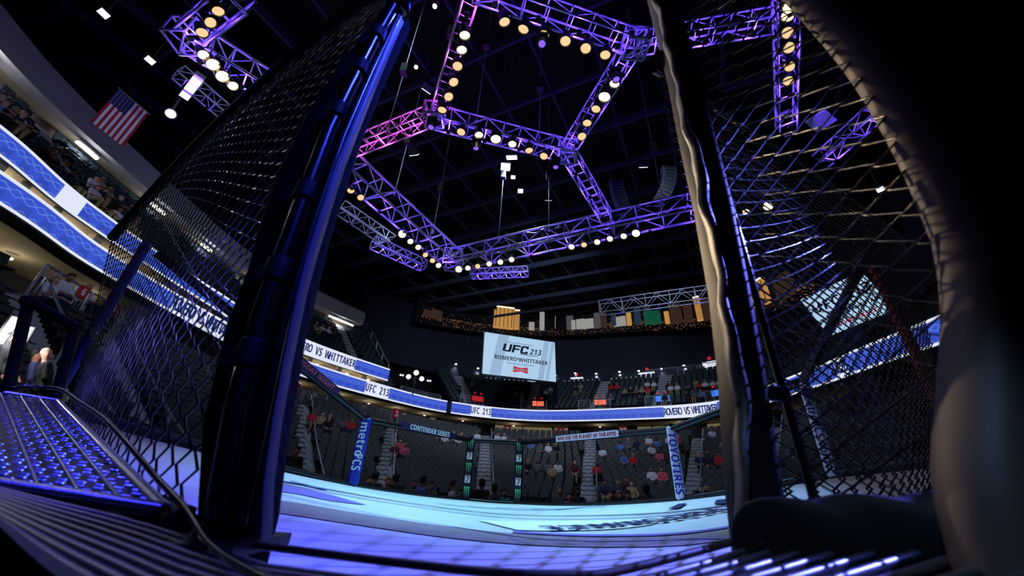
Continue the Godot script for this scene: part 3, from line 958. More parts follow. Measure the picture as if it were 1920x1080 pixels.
	text(o, "lettering", "MetroPCS.com", 0.075, M.print_purple, Transform3D(down, Vector3(-0.003, 0.5, 0.046)))
	block(o, "print_patch", Vector3(0, 0.86, 0.043), Vector3(0.08, 0.12, 0.01), M.print_purple)
	for e in [Vector2(-0.7, -8.52), Vector2(0.33, -8.51)]:
		o = post_pad("cage_post", "dark navy cage post of the far gate with stacked sponsor marks" if e.x < 0 else "dark navy cage post with sponsor marks on the white post's side of the far gate", e, 0.0, 1.17, 0.17, M.pad_navy)
		for k in 5:
			var y := 1.04 - k * 0.215
			if k % 2 == 0:
				for c in 3:   # three ragged claw strokes
					var cb := MB.new()
					var x := -0.048 + c * 0.042
					var lengths := [0.15, 0.17, 0.16]
					var h: float = lengths[c]
					var zz := 0.071
					cb.quad(Vector3(x - 0.012, y + 0.08, zz), Vector3(x + 0.026, y + 0.085, zz), Vector3(x + 0.016, y + 0.085 - h * 0.55, zz), Vector3(x + 0.002, y + 0.08 - h * 0.5, zz), Vector3.BACK)
					cb.quad(Vector3(x + 0.002, y + 0.08 - h * 0.5, zz), Vector3(x + 0.016, y + 0.085 - h * 0.55, zz), Vector3(x + 0.012, y + 0.08 - h, zz), Vector3(x + 0.004, y + 0.085 - h * 0.92, zz), Vector3.BACK)
					part(o, "claw_mark", cb.mesh(), M.print_green)
			else:
				block(o, "shop_mark", Vector3(0, y, 0.07), Vector3(0.11, 0.13, 0.006), M.print_white)
				text(o, "numeral", "7", 0.1, M.print_red, Transform3D(Basis(), Vector3(0, y, 0.075)))
	# sponsor strips on the top rails
	strip_sign("rail_sign", "dark rail strip with white series lettering between the blue post and far gate", Vector2(-1.78, -6.68), Vector2(-1.02, -7.98), 1.08, 0.11, M.print_purple, M.print_white, "CONTENDER SERIES", 0.085)
	strip_sign("rail_sign", "pale rail strip with maroon film title lettering", Vector2(1.02, -7.46), Vector2(1.84, -6.24), 1.07, 0.1, M.pad_lavender, M.print_red, "WAR FOR THE PLANET OF THE APES", 0.06)
	strip_sign("rail_sign", "violet rail strip with pink lettering by the walkway corner", Vector2(-3.35, -4.3), Vector2(-2.5, -5.58), 1.66, 0.12, M.print_purple, M.cloth_pink, "DANA WHITE'S TUESDAY NIGHT", 0.07, -0.64)

func strip_sign(called: String, label: String, a: Vector2, b: Vector2, y: float, h: float, back: Material, ink: Material, s: String, size: float, slope := 0.0) -> void:
	var mid := (a + b) / 2.0
	var o := thing(called, label, "sign", Vector3(mid.x, y, mid.y))
	var run := Vector3(b.x - a.x, slope, b.y - a.y)
	var x := run.normalized()
	var z := Vector3(-x.z, 0, x.x).normalized()
	if z.dot(Vector3(0, 0, -4.0) - Vector3(mid.x, 0, mid.y)) < 0.0: z = -z
	if x.dot(Vector3.UP.cross(z)) < 0.0: x = -x
	var bas := Basis(x, z.cross(x), z)
	o.basis = bas
	block(o, "strip", Vector3(0, 0.05, 0.06), Vector3(run.length(), h, 0.02), back)
	var t := text(o, "lettering", s, size, ink, Transform3D(Basis(), Vector3(0, 0.05, 0.073)))
	var wide: float = t.mesh.get_aabb().size.x
	if wide > run.length() * 0.96: t.scale.x *= run.length() * 0.96 / wide

# ---------------------------------------------------------------- the doorway the camera stands in
func strip_loft(rings: Array) -> ArrayMesh:   # rings of equal size, bottom to top
	var mb := MB.new()
	var k: int = rings[0].size()
	for i in rings.size():
		for j in k: mb.vert(rings[i][j], Vector3.ZERO)
	for i in rings.size():
		for j in k:
			var du: Vector3 = rings[mini(i + 1, rings.size() - 1)][j] - rings[maxi(i - 1, 0)][j]
			var dv: Vector3 = rings[i][(j + 1) % k] - rings[i][(j - 1 + k) % k]
			mb.n[i * k + j] = dv.cross(du).normalized()
	var c := Vector3.ZERO
	for p in rings[0]: c += p
	c /= k
	var flip: bool = mb.n[0].dot(rings[0][0] - c) < 0.0
	if flip:
		for i in mb.n.size(): mb.n[i] = -mb.n[i]
	for i in rings.size() - 1:
		for j in k:
			var a := i * k + j
			var b := i * k + (j + 1) % k
			mb.tri(a, b, a + k, mb.n[a] + mb.n[b])
			mb.tri(a + k, b, b + k, mb.n[a] + mb.n[b])
	for e in [0, rings.size() - 1]:
		var m := Vector3.ZERO
		for p in rings[e]: m += p
		m /= k
		var nn := (m - c).normalized() if e > 0 else Vector3.DOWN
		var s := mb.vert(m, nn)
		for j in k: mb.vert(rings[e][j], nn)
		for j in k: mb.tri(s, s + 1 + j, s + 1 + (j + 1) % k, nn)
	return mb.mesh()

func pad_column(levels: Array, depth: float, k := 14) -> ArrayMesh:   # levels: [y, x_left, x_right, z]; rounded-box rings
	var rings := []
	for l in levels:
		var ring := []
		var c := Vector3((l[1] + l[2]) / 2.0, l[0], l[3])
		var hw: float = (l[2] - l[1]) / 2.0
		for j in k:
			var a := TAU * j / k
			var cx := signf(cos(a)) * pow(absf(cos(a)), 0.45)
			var cz := signf(sin(a)) * pow(absf(sin(a)), 0.45)
			ring.append(c + Vector3(cx * hw, 0, cz * depth / 2.0))
		rings.append(ring)
	return strip_loft(rings)

func doorway() -> void:
	fence("cage_fence_near", "black chain-link cage panel standing along the metal walkway", Vector2(-0.6, -0.84), Vector2(-3.89, -3.51), 0.22, 0.16, 2.18, 2.32, 0.095, 0.074, 0.0034, 5, 0.042, "", "vinyl_black", Vector2(-4.12, -3.24), 0.4)
	fence("cage_fence_near", "black chain-link cage panel behind the open gate", Vector2(0.52, -0.86), Vector2(3.75, -3.25), 0.25, 0.1, 1.75, 2.9, 0.085, 0.075, 0.0046, 5, 0.042, "", "vinyl_black", Vector2(4.2, -3.2), 0.06)

	# post on the walkway side
	var o := thing("door_post", "tall black padded door post with steel hinge tube beside the walkway", "post", Vector3(-0.56, 0.1, -0.84))
	var back := Transform3D(Basis(), -o.position)
	var lv := []
	for l in [[0.14, -0.55, -0.44], [0.225, -0.562, -0.445], [0.386, -0.623, -0.475], [0.505, -0.644, -0.49], [0.604, -0.662, -0.505], [0.745, -0.668, -0.515], [0.875, -0.688, -0.525], [1.04, -0.706, -0.53], [1.316, -0.7, -0.53], [1.573, -0.67, -0.52], [1.85, -0.61, -0.5], [2.0, -0.58, -0.49]]:
		lv.append([l[0], l[1], l[2], -0.86])
	part(o, "pad", pad_column(lv, 0.11), M.pad_matte, back)
	var mb := MB.new()
	mb.path([Vector3(-0.485, 0.22, -0.765), Vector3(-0.526, 0.415, -0.765), Vector3(-0.546, 0.6, -0.765), Vector3(-0.555, 0.9, -0.765), Vector3(-0.56, 1.2, -0.765), Vector3(-0.548, 1.4, -0.765), Vector3(-0.53, 1.65, -0.765), Vector3(-0.505, 1.9, -0.765)], 0.02, 20)
	part(o, "hinge_tube", mb.mesh(), M.steel_black, back)
	mb = MB.new()
	mb.path([Vector3(-0.455, 0.22, -0.785), Vector3(-0.505, 0.6, -0.785), Vector3(-0.522, 0.9, -0.785), Vector3(-0.525, 1.2, -0.785), Vector3(-0.512, 1.5, -0.785), Vector3(-0.485, 1.9, -0.785)], 0.01, 12)
	part(o, "side_tube", mb.mesh(), M.steel_black, back)
	for c in [[0.52, -0.537], [0.72, -0.549], [0.96, -0.556], [1.28, -0.556], [1.5, -0.541], [1.7, -0.525]]:
		var cb := MB.new()
		cb.lathe([Vector2(0.0, -0.03), Vector2(0.024, -0.03), Vector2(0.027, -0.024), Vector2(0.027, 0.024), Vector2(0.024, 0.03), Vector2(0.0, 0.03)], 20, Transform3D(Basis(), Vector3(c[1], c[0], -0.765)))
		part(o, "collar", cb.mesh(), M.vinyl_black, back)
		block(o, "hinge_strap", Vector3(c[1] - 0.035, c[0], -0.79) - o.position, Vector3(0.07, 0.04, 0.02), M.vinyl_black)
	var rings := []
	for l in [[0.2, -0.405, 0.006], [0.29, -0.431, 0.006], [0.392, -0.451, 0.006], [0.508, -0.469, 0.007], [0.686, -0.49, 0.013], [0.8, -0.497, 0.018], [0.95, -0.502, 0.02], [1.1, -0.505, 0.024], [1.25, -0.502, 0.016], [1.4, -0.498, 0.02], [1.6, -0.49, 0.014], [1.8, -0.481, 0.008], [1.9, -0.477, 0.004]]:
		rings.append([Vector3(l[1] - l[2], l[0], -0.782), Vector3(l[1] - l[2] * 0.5, l[0], -0.776), Vector3(l[1] - 0.002, l[0], -0.778), Vector3(l[1], l[0], -0.79), Vector3(l[1] - 0.006, l[0], -0.82), Vector3(l[1] - l[2], l[0], -0.82)])
	part(o, "edge_flap", strip_loft(rings), M.flap_vinyl, back)
	mb = MB.new()
	mb.lathe([Vector2(0.0, 0.04), Vector2(0.03, 0.035), Vector2(0.045, 0.0), Vector2(0.045, -0.05), Vector2(0.0, -0.05)], 16, Transform3D(Basis(), Vector3(-0.5, 1.95, -0.78)))
	part(o, "cap", mb.mesh(), M.steel_black, back)
	block(o, "base_plate", Vector3(-0.52, 0.19, -0.8) - o.position, Vector3(0.22, 0.02, 0.2), M.aluminium_dark)

	# post on the gate side
	o = thing("door_post", "tall black door post with a wavy brown vinyl edge beside the open gate", "post", Vector3(0.56, 0.1, -0.84))
	back = Transform3D(Basis(), -o.position)
	lv = []
	for l in [[0.1, 0.43, 0.52], [0.33, 0.452, 0.535], [0.54, 0.485, 0.56], [0.755, 0.507, 0.58], [1.03, 0.52, 0.6], [1.31, 0.523, 0.61], [1.65, 0.533, 0.62], [2.3, 0.53, 0.63]]:
		lv.append([l[0], l[1], l[2], -0.82])
	part(o, "pad", pad_column(lv, 0.09), M.vinyl_black, back)
	rings = []
	for i in 60:
		var y := lerpf(0.2, 2.2, i / 59.0)
		var prof: Array[Vector2] = [Vector2(0.2, 0.422), Vector2(0.33, 0.446), Vector2(0.54, 0.48), Vector2(0.755, 0.5), Vector2(1.03, 0.51), Vector2(1.31, 0.513), Vector2(1.65, 0.522), Vector2(2.2, 0.52)]
		var x := 0.0
		for j in prof.size() - 1:
			if y >= prof[j].x - 1e-4 and y <= prof[j + 1].x + 1e-4: x = remap(y, prof[j].x, prof[j + 1].x, prof[j].y, prof[j + 1].y)
		x += 0.005 * sin(y * 17.0) + 0.003 * sin(y * 41.0 + 1.0)
		var w := 0.018 + 0.007 * sin(y * 11.0 + 2.0)
		var dz := 0.008 * sin(y * 23.0)
		rings.append([Vector3(x, y, -0.78 + dz), Vector3(x + w * 0.5, y, -0.765 + dz), Vector3(x + w, y, -0.77), Vector3(x + w, y, -0.8), Vector3(x + 0.004, y, -0.8)])
	part(o, "edge_flap", strip_loft(rings), M.vinyl_brown, back)
	for y in [0.5, 0.95, 1.4, 1.85]: block(o, "hinge_strap", Vector3(0.578, y, -0.79) - o.position, Vector3(0.035, 0.03, 0.02), M.vinyl_black)

	# open gate leaf
	o = thing("cage_gate", "open chain-link cage gate with thick dark padded frame", "gate", Vector3(0.66, 0.2, -0.62))
	back = Transform3D(Basis(), -o.position)
	var bot := func(_s: float) -> float: return 0.28
	var top := func(_s: float) -> float: return 2.1
	part(o, "chain_link_mesh", chain_link(Vector2(0.585, -0.80), Vector2(0.80, -0.47), bot, top, 0.052, 0.066, 0.0034, 6), M.wire_black, back)
	mb = MB.new()
	mb.path([Vector3(0.59, 0.2, -0.795), Vector3(0.6, 2.15, -0.795)], 0.009, 10)
	part(o, "hinge_stile", mb.mesh(), M.steel_black, back)
	rings = []
	var edge: Array[Vector2] = [Vector2(0.1, 0.50), Vector2(0.24, 0.525), Vector2(0.33, 0.545), Vector2(0.42, 0.595), Vector2(0.58, 0.68), Vector2(0.72, 0.733), Vector2(0.95, 0.763), Vector2(1.22, 0.767), Vector2(1.5, 0.727), Vector2(1.8, 0.66), Vector2(2.1, 0.6)]
	for i in 49:
		var y := lerpf(0.1, 2.1, i / 48.0)
		var x := 0.0
		for j in edge.size() - 1:
			if y >= edge[j].x - 1e-4 and y <= edge[j + 1].x + 1e-4:
				var e0 := edge[maxi(j - 1, 0)].y
				var e3 := edge[mini(j + 2, edge.size() - 1)].y
				x = cubic_interpolate(edge[j].y, edge[j + 1].y, e0, e3, inverse_lerp(edge[j].x, edge[j + 1].x, y))
		var ring := []
		for k in 9:
			var a := lerpf(PI / 2.0, PI * 1.5, k / 8.0)
			ring.append(Vector3(x + 0.045 + 0.045 * cos(a), y, -0.5 + 0.05 * sin(a)))
		for k in 8:
			var u := (k + 1) / 8.0
			ring.append(Vector3(x + 0.045 + u * 0.75, y, -0.55 + 0.16 * u + 0.012 * sin(u * 26.0 + y * 3.0)))
		for k in 8:
			var u := 1.0 - (k + 0.5) / 8.0
			ring.append(Vector3(x + 0.045 + u * 0.75, y, -0.45 + 0.2 * u + 0.014 * sin(u * 24.0 + y * 4.0)))
		rings.append(ring)
	part(o, "frame_pad", strip_loft(rings), M.vinyl_brown_dark, back)
	rings = []
	for i in 30:
		var f := i / 24.0 - 0.2 if i > 5 else i * i / 25.0 * 0.04
		if i > 5: f = lerpf(0.05, 1.0, (i - 5) / 24.0)
		var c := Vector3(0.425, 0.235, -0.715).lerp(Vector3(0.82, 0.255, -0.40), f)
		var ring := []
		var rad := 0.066 + 0.022 * f + 0.004 * sin(f * 30.0)
		rad *= [0.12, 0.45, 0.66, 0.8, 0.9, 0.96][i] if i < 6 else 1.0
		for k in 18:
			var a := TAU * k / 18.0
			ring.append(c + Vector3(0.6 * cos(a), 0, 0.8 * cos(a)) * rad + Vector3.UP * sin(a) * rad)
		rings.append(ring)
	part(o, "bottom_pad", strip_loft(rings), M.vinyl_black, back)

	# threshold bar
	mb = MB.new()
	var pts := []
	for p in smooth([Vector2(-0.5, -0.84), Vector2(-0.41, -0.78), Vector2(-0.18, -0.70), Vector2(0.02, -0.655), Vector2(0.22, -0.70), Vector2(0.5, -0.83)], 40): pts.append(Vector3(p.x, 0.192 + maxf(0.0, p.x - 0.15) * 0.15, p.y))
	mb.path(pts, 0.006, 10)
	var th := thing("threshold_bar", "thin bowed brown threshold bar in front of the canvas", "bar", Vector3(0, 0.195, -0.7))
	part(th, "bar", mb.mesh(), M.vinyl_brown, Transform3D(Basis(), -th.position))

	# ribbed tread in the doorway
	o = thing("ribbed_tread", "ribbed aluminium tread plate in the cage doorway", "step", Vector3(0, 0.16, -0.6))
	back = Transform3D(Basis(), -o.position)
	var front: Array[Vector2] = [Vector2(-1.35, -0.98), Vector2(-1.0, -0.77), Vector2(-0.67, -0.60), Vector2(-0.41, -0.47), Vector2(-0.1, -0.36), Vector2(0.3, -0.36), Vector2(0.8, -0.45)]
	var rear: Array[Vector2] = [Vector2(-1.5, -1.02), Vector2(-1.15, -0.83), Vector2(-0.85, -0.80), Vector2(-0.6, -0.79), Vector2(-0.1, -0.655), Vector2(0.2, -0.685), Vector2(0.75, -0.93)]
	var tread_y := func(x: float) -> float: return 0.178 + 0.1 * maxf(0.0, -x - 0.35) * 1.35 + 0.16 * maxf(0.0, x - 0.12)
	var fs := smooth(front, 48)
	var rs := smooth(rear, 48)
	mb = MB.new()
	for i in 48:
		var q := func(p: Vector2, dy: float) -> Vector3: return Vector3(p.x, tread_y.call(p.x) + dy, p.y)
		mb.quad(q.call(fs[i], -0.008), q.call(fs[i + 1], -0.008), q.call(rs[i + 1], -0.008), q.call(rs[i], -0.008), Vector3.UP)
		mb.quad(q.call(fs[i], -0.06), q.call(fs[i + 1], -0.06), q.call(fs[i + 1], 0.006), q.call(fs[i], 0.006), Vector3(0, 0, 1))
		mb.quad(q.call(fs[i], 0.006), q.call(fs[i + 1], 0.006), q.call(fs[i + 1].lerp(rs[i + 1], 0.1), 0.006), q.call(fs[i].lerp(rs[i], 0.1), 0.006), Vector3.UP)
		mb.quad(q.call(fs[i], -0.06), q.call(fs[i + 1], -0.06), q.call(rs[i + 1], -0.06), q.call(rs[i], -0.06), Vector3.DOWN)
	part(o, "plate", mb.mesh(), M.aluminium_dark, back)
	for k in 9:
		var f := 0.15 + k * 0.098
		mb = MB.new()
		pts = []
		for i in range(0, 49, 2):
			var p: Vector2 = fs[i].lerp(rs[i], f)
			pts.append(Vector3(p.x, tread_y.call(p.x) - 0.003, p.y))
		mb.path(pts, 0.0068, 8)
		part(o, "rib", mb.mesh(), M.aluminium_worn, back)

	# raised-pattern walkway plate beside the fence
	o = thing("walkway_plate", "perforated metal walkway plate climbing along the cage fence", "walkway", Vector3(-1.6, 0.4, -1.4))
	back = Transform3D(Basis(), -o.position)
	var c00 := Vector3(-0.66, 0.228, -0.865)
	var c10 := Vector3(-1.45, 0.30, -0.80)
	var c11 := Vector3(-3.3, 0.66, -1.9)
	var c01 := Vector3(-2.62, 0.62, -2.3)
	var at := func(u: float, w: float) -> Vector3: return c00.lerp(c10, u).lerp(c01.lerp(c11, u), w)
	mb = MB.new()
	var upn := (c01 - c00).cross(c10 - c00).normalized()
	if upn.y < 0.0: upn = -upn
	mb.quad(c00, c10, c11, c01, upn)
	mb.quad(c00 - upn * 0.05, c10 - upn * 0.05, c11 - upn * 0.05, c01 - upn * 0.05, -upn)
	part(o, "sheet", mb.mesh(), M.aluminium_dark, back)
	for e in [[c00, c10], [c00, c01], [c10, c11], [c01, c11]]:
		mb = MB.new()
		mb.path([e[0], e[1]], 0.014, 8)
		part(o, "edge_bar", mb.mesh(), M.aluminium, back)
	for k in 9:
		mb = MB.new()
		mb.path([at.call((k + 1) / 10.0, 0.0) + upn * 0.004, at.call((k + 1) / 10.0, 1.0) + upn * 0.004], 0.004, 6)
		part(o, "stringer", mb.mesh(), M.aluminium, back)
	mb = MB.new()
	for i in 20:
		for j in 44:
			var u := (i + 0.5 + 0.25 * (j % 2)) / 20.5
			var w := pow((j + 0.6) / 44.0, 1.25)
			var p: Vector3 = at.call(u, w)
			var dir: Vector3 = (c10 - c00).normalized()
			var b := Basis(dir, upn, dir.cross(upn))
			mb.box(Transform3D(b, p + upn * 0.002), Vector3(0.02, 0.006, 0.009), 0.0025)
	part(o, "raised_studs", mb.mesh(), M.aluminium, back).set_meta("kind", "stuff")

	# black frame at the far end of the walkway
	o = thing("padded_portal", "black padded frame standing at the end of the metal walkway", "frame", Vector3(-3.05, 0.6, -2.5))
	back = Transform3D(Basis(), -o.position)
	var q := [Vector3(-3.23, 1.25, -2.33), Vector3(-3.07, 1.15, -2.54), Vector3(-2.98, 0.58, -2.63), Vector3(-3.13, 0.66, -2.46)]
	for e in [[0, 1, "top_bar"], [1, 2, "upright"], [2, 3, "bottom_bar"], [3, 0, "upright"]]:
		mb = MB.new()
		mb.path([q[e[0]], q[e[1]]], 0.03, 10)
		part(o, e[2], mb.mesh(), M.vinyl_black, back)
	for p in q:
		mb = MB.new()
		mb.box(Transform3D(Basis(), p), Vector3(0.075, 0.075, 0.075), 0.018)
		part(o, "corner_pad", mb.mesh(), M.vinyl_black, back)

	# hose looped over the walkway
	mb = MB.new()
	var hp := [Vector3(-1.95, 0.36, -1.35), Vector3(-1.75, 0.47, -1.3), Vector3(-1.64, 0.52, -1.31), Vector3(-1.61, 0.53, -1.35), Vector3(-1.51, 0.52, -1.32), Vector3(-1.32, 0.47, -1.22), Vector3(-1.06, 0.41, -1.06), Vector3(-0.88, 0.35, -0.96), Vector3(-0.69, 0.28, -0.86), Vector3(-0.55, 0.238, -0.775), Vector3(-0.43, 0.205, -0.68), Vector3(-0.31, 0.195, -0.58), Vector3(-0.22, 0.19, -0.52), Vector3(-0.1, 0.187, -0.45)]
	var sm := []
	for i in 60:
		var t := (hp.size() - 1.0) * i / 59.0
		var k := mini(int(t), hp.size() - 2)
		sm.append(hp[k].cubic_interpolate(hp[k + 1], hp[maxi(k - 1, 0)], hp[mini(k + 2, hp.size() - 1)], t - k))
	mb.path(sm, 0.0055, 10)
	tag(part(self, "black_cable", mb.mesh(), M.cable_black), "black cable looping over the walkway plate down to the tread", "cable")

# ---------------------------------------------------------------- lighting rig
func truss(called: String, label: String, a: Vector3, b: Vector3, w: float, h: float, panels: int, glow_c: Color, glow_e: float, lamps: int, group := "", material := "truss_metal") -> Node3D:
	var o := thing(called, label, "truss", (a + b) / 2.0, group)
	var d := (b - a)
	var L := d.length()
	var bas := facing(d)            # z along the truss, x across, y up
	var half := L / 2.0
	var rc := w * 0.06
	var rb := w * 0.032
	var m: Material = M[material]
	var cn := [Vector3(-w / 2, -h / 2, 0), Vector3(w / 2, -h / 2, 0), Vector3(w / 2, h / 2, 0), Vector3(-w / 2, h / 2, 0)]
	for c in cn: bar(o, "chord", bas * (c + Vector3(0, 0, -half)), bas * (c + Vector3(0, 0, half)), rc, m)
	for i in panels + 1:
		var z := lerpf(-half, half, float(i) / panels)
		for k in 4:
			if k % 2 == 0 or i % 2 == 0: bar(o, "cross_bar", bas * (cn[k] + Vector3(0, 0, z)), bas * (cn[(k + 1) % 4] + Vector3(0, 0, z)), rb, m)
		if i < panels:
			var z2 := lerpf(-half, half, float(i + 1) / panels)
			for k in [1, 3]:
				var flip: int = (i + int(k) / 2) % 2
				bar(o, "brace", bas * (cn[(k + flip) % 4] + Vector3(0, 0, z)), bas * (cn[(k + 1 - flip) % 4] + Vector3(0, 0, z2)), rb, m)
	# small wash lamps inside the truss that colour it
	for i in lamps:
		var z := lerpf(-half, half, (i + 0.5) / lamps)
		var p := bas * Vector3(0, -h * 0.85, z)
		var l := part(o, "truss_warmer_lamp", unit_tube, M.lens_violet if glow_c.r < 0.8 else M.lens_pink, Transform3D(Basis.from_scale(Vector3(0.03, 0.012, 0.03)), p))
		part(o, "truss_warmer_base", unit_soft, M.can_black, Transform3D(Basis.from_scale(Vector3(0.09, 0.05, 0.09)), p - Vector3.UP * 0.035))
		spot(l, glow_c, glow_e * w, o.position + p + Vector3.UP * 0.012, o.position + p + Vector3(0.001, 1, 0), 82.0, 0.02, 0.3)
	return o

var can_mesh: ArrayMesh
var lens_mesh: ArrayMesh
var yoke_mesh: ArrayMesh
func par_lamp(at: Vector3, level: int, truss_name: String, aim: Vector3, door := false) -> void:
	var beam := 70.0 if door else (0.15 if level == 2 else 0.5)
	var cone := 5.0 if door else 26.0
	if can_mesh == null:
		var t := Transform3D(Basis(Vector3.RIGHT, PI / 2), Vector3.ZERO)
		var a := MB.new()
		a.lathe([Vector2(0.0, -0.2), Vector2(0.05, -0.2), Vector2(0.075, -0.17), Vector2(0.1, 0.0), Vector2(0.105, 0.06), Vector2(0.105, 0.06), Vector2(0.095, 0.06), Vector2(0.095, 0.06), Vector2(0.092, 0.02)], 18, t)
		can_mesh = a.mesh()
		a = MB.new()
		a.lathe([Vector2(0.0, 0.046), Vector2(0.05, 0.042), Vector2(0.094, 0.03)], 18, t)
		lens_mesh = a.mesh()
		a = MB.new()
		a.path([Vector3(-0.12, -0.02, -0.04), Vector3(-0.125, 0.14, 0), Vector3(-0.08, 0.2, 0), Vector3(0.08, 0.2, 0), Vector3(0.125, 0.14, 0), Vector3(0.12, -0.02, -0.04)], 0.012, 6)
		a.tube(Vector3(0, 0.19, 0), Vector3(0, 0.36, 0), 0.016, 6)
		yoke_mesh = a.mesh()
	var words := ["", "softly glowing amber stage lamp", "bright warm white stage lamp", "glaring warm white stage lamp"]
	var o := thing("par_lamp", "%s hung under the %s" % [words[level], truss_name], "stage light", at, "lamps of the " + truss_name)
	var s := 1.0 if level < 3 else 1.22
	var b := facing(aim - at, Vector3.UP if absf((aim - at).normalized().y) < 0.97 else Vector3.FORWARD) * Basis.from_scale(Vector3.ONE * s)
	part(o, "can", can_mesh, M.can_black, Transform3D(b, Vector3.ZERO))
	part(o, "lens", lens_mesh, M[["", "lens_dim", "lens_bright", "lens_hot"][level]], Transform3D(b, Vector3.ZERO))
	part(o, "yoke", yoke_mesh, M.can_black)
	if level > 1:
		spot(o, Color(1.0, 0.88, 0.7), beam, at + (aim - at).normalized() * 0.12 * s, aim, cone, 0.09)

func rig() -> void:
	glow("lens_pink", Color(1.0, 0.4, 0.85), 3.0)
	var vi := Color(0.40, 0.24, 1.0)
	var pk := Color(0.95, 0.3, 0.9)
	var g := "violet box trusses"
	var T := {
		"inner ring truss beside the walkway": [Vector3(-2.0, 8, -5.86), Vector3(-0.88, 8, -3.2), 0.26, 8, Color(0.8, 0.3, 1.0), 3],
		"near inner ring truss": [Vector3(-0.93, 8, -3.32), Vector3(2.13, 8, -4.1), 0.34, 7, vi, 4],
		"inner ring truss beside the gate": [Vector3(2.13, 8, -4.1), Vector3(1.23, 8, -6.81), 0.32, 8, vi, 3],
		"far inner ring truss": [Vector3(-2.12, 8, -5.99), Vector3(1.26, 8, -6.81), 0.4, 8, vi, 4],
		"pink link truss": [Vector3(-2.18, 8, -5.99), Vector3(-4.76, 8, -7.24), 0.36, 8, pk, 3],
		"long outer truss over the side deck": [Vector3(-4.87, 8, -7.52), Vector3(-2.34, 8, -12.39), 0.62, 9, vi, 5],
		"long outer truss facing the big screen": [Vector3(-2.34, 8, -12.39), Vector3(5.92, 8, -8.38), 0.62, 12, vi, 7],
		"link truss reaching the outer truss": [Vector3(1.26, 8, -6.84), Vector3(2.9, 8, -9.37), 0.36, 9, vi, 3],
		"link truss above the open gate": [Vector3(2.15, 8, -4.12), Vector3(4.49, 8, -3.6), 0.32, 7, vi, 3],
		"outer truss above the open gate": [Vector3(4.31, 8, -2.97), Vector3(6.26, 8, -5.87), 0.34, 9, vi, 4],
		"short truss beyond the open gate": [Vector3(7.88, 8, -5.02), Vector3(7.69, 8, -6.85), 0.34, 5, vi, 2],
		"short angled truss above the flag": [Vector3(-5.24, 8, -3.63), Vector3(-6.79, 8, -4.42), 0.44, 4, vi, 2],
		"corner truss above the flag": [Vector3(-6.79, 8, -4.42), Vector3(-5.74, 8, -5.41), 0.46, 4, vi, 2],
	}
	for k in T:
		var v: Array = T[k]
		truss("lighting_truss", "violet lit %s" % k if k != "pink link truss" else "magenta lit link truss between ring and outer truss", v[0], v[1], v[2], v[2], v[3], v[4], 4.4, v[5], g)
	truss("small_truss", "short violet lit truss hanging below the side deck end", Vector3(-5.87, 9, -12.99), Vector3(-4.06, 9, -14.64), 0.5, 0.4, 6, vi, 3.0, 3, g)
	truss("small_truss", "short violet lit truss hanging above the city panorama", Vector3(-1.93, 9, -15.19), Vector3(0.69, 9, -14.68), 0.45, 0.32, 8, vi, 3.0, 4, g)
	truss("dark_truss", "unlit blue grey truss hanging in front of the city panorama", Vector3(5.61, 10.5, -21.27), Vector3(11.9, 10.6, -18.5), 0.55, 0.8, 10, Color(0.4, 0.4, 1.0), 0.25, 3)
	truss("dark_truss", "unlit small truss below the glaring corner lamps", Vector3(-12.1, 12.6, -8.3), Vector3(-11.2, 12.3, -9.6), 0.5, 0.4, 5, vi, 0.6, 2)
	truss("dark_truss", "unlit truss seen beside the door post above the small violet truss", Vector3(-9.5, 13.2, -16.0), Vector3(-7.2, 12.6, -18.2), 0.7, 0.6, 7, Color(0.4, 0.4, 1.0), 0.2, 2)
	# node blocks where trusses meet
	for p in [[Vector3(-2.06, 8, -5.93), 0.42, "where the magenta truss meets the inner ring"], [Vector3(1.25, 8, -6.82), 0.44, "where the ring meets the link to the outer truss"], [Vector3(2.14, 8, -4.11), 0.4, "where the ring meets the link above the gate"], [Vector3(-4.82, 8, -7.4), 0.5, "between the magenta truss and the long outer truss"], [Vector3(-2.34, 8, -12.39), 0.66, "where the two long outer trusses meet"], [Vector3(-6.79, 8, -4.42), 0.48, "between the two short trusses above the flag"]]:
		var o := thing("truss_corner", "square tube corner block %s" % p[2], "truss corner", p[0], "truss corner blocks")
		var w: float = p[1] / 2.0
		for s in [[-1, -1], [-1, 1], [1, 1], [1, -1]]:
			bar(o, "upright", Vector3(s[0] * w, -w, s[1] * w), Vector3(s[0] * w, w, s[1] * w), 0.024, M.truss_metal)
		for y in [-w, w]:
			bar(o, "edge_tube", Vector3(-w, y, -w), Vector3(w, y, -w), 0.024, M.truss_metal)
			bar(o, "edge_tube", Vector3(-w, y, w), Vector3(w, y, w), 0.024, M.truss_metal)
			bar(o, "edge_tube", Vector3(-w, y, -w), Vector3(-w, y, w), 0.024, M.truss_metal)
			bar(o, "edge_tube", Vector3(w, y, -w), Vector3(w, y, w), 0.024, M.truss_metal)
			bar(o, "cross_tube", Vector3(-w, y, -w), Vector3(w, y, w), 0.016, M.truss_metal)
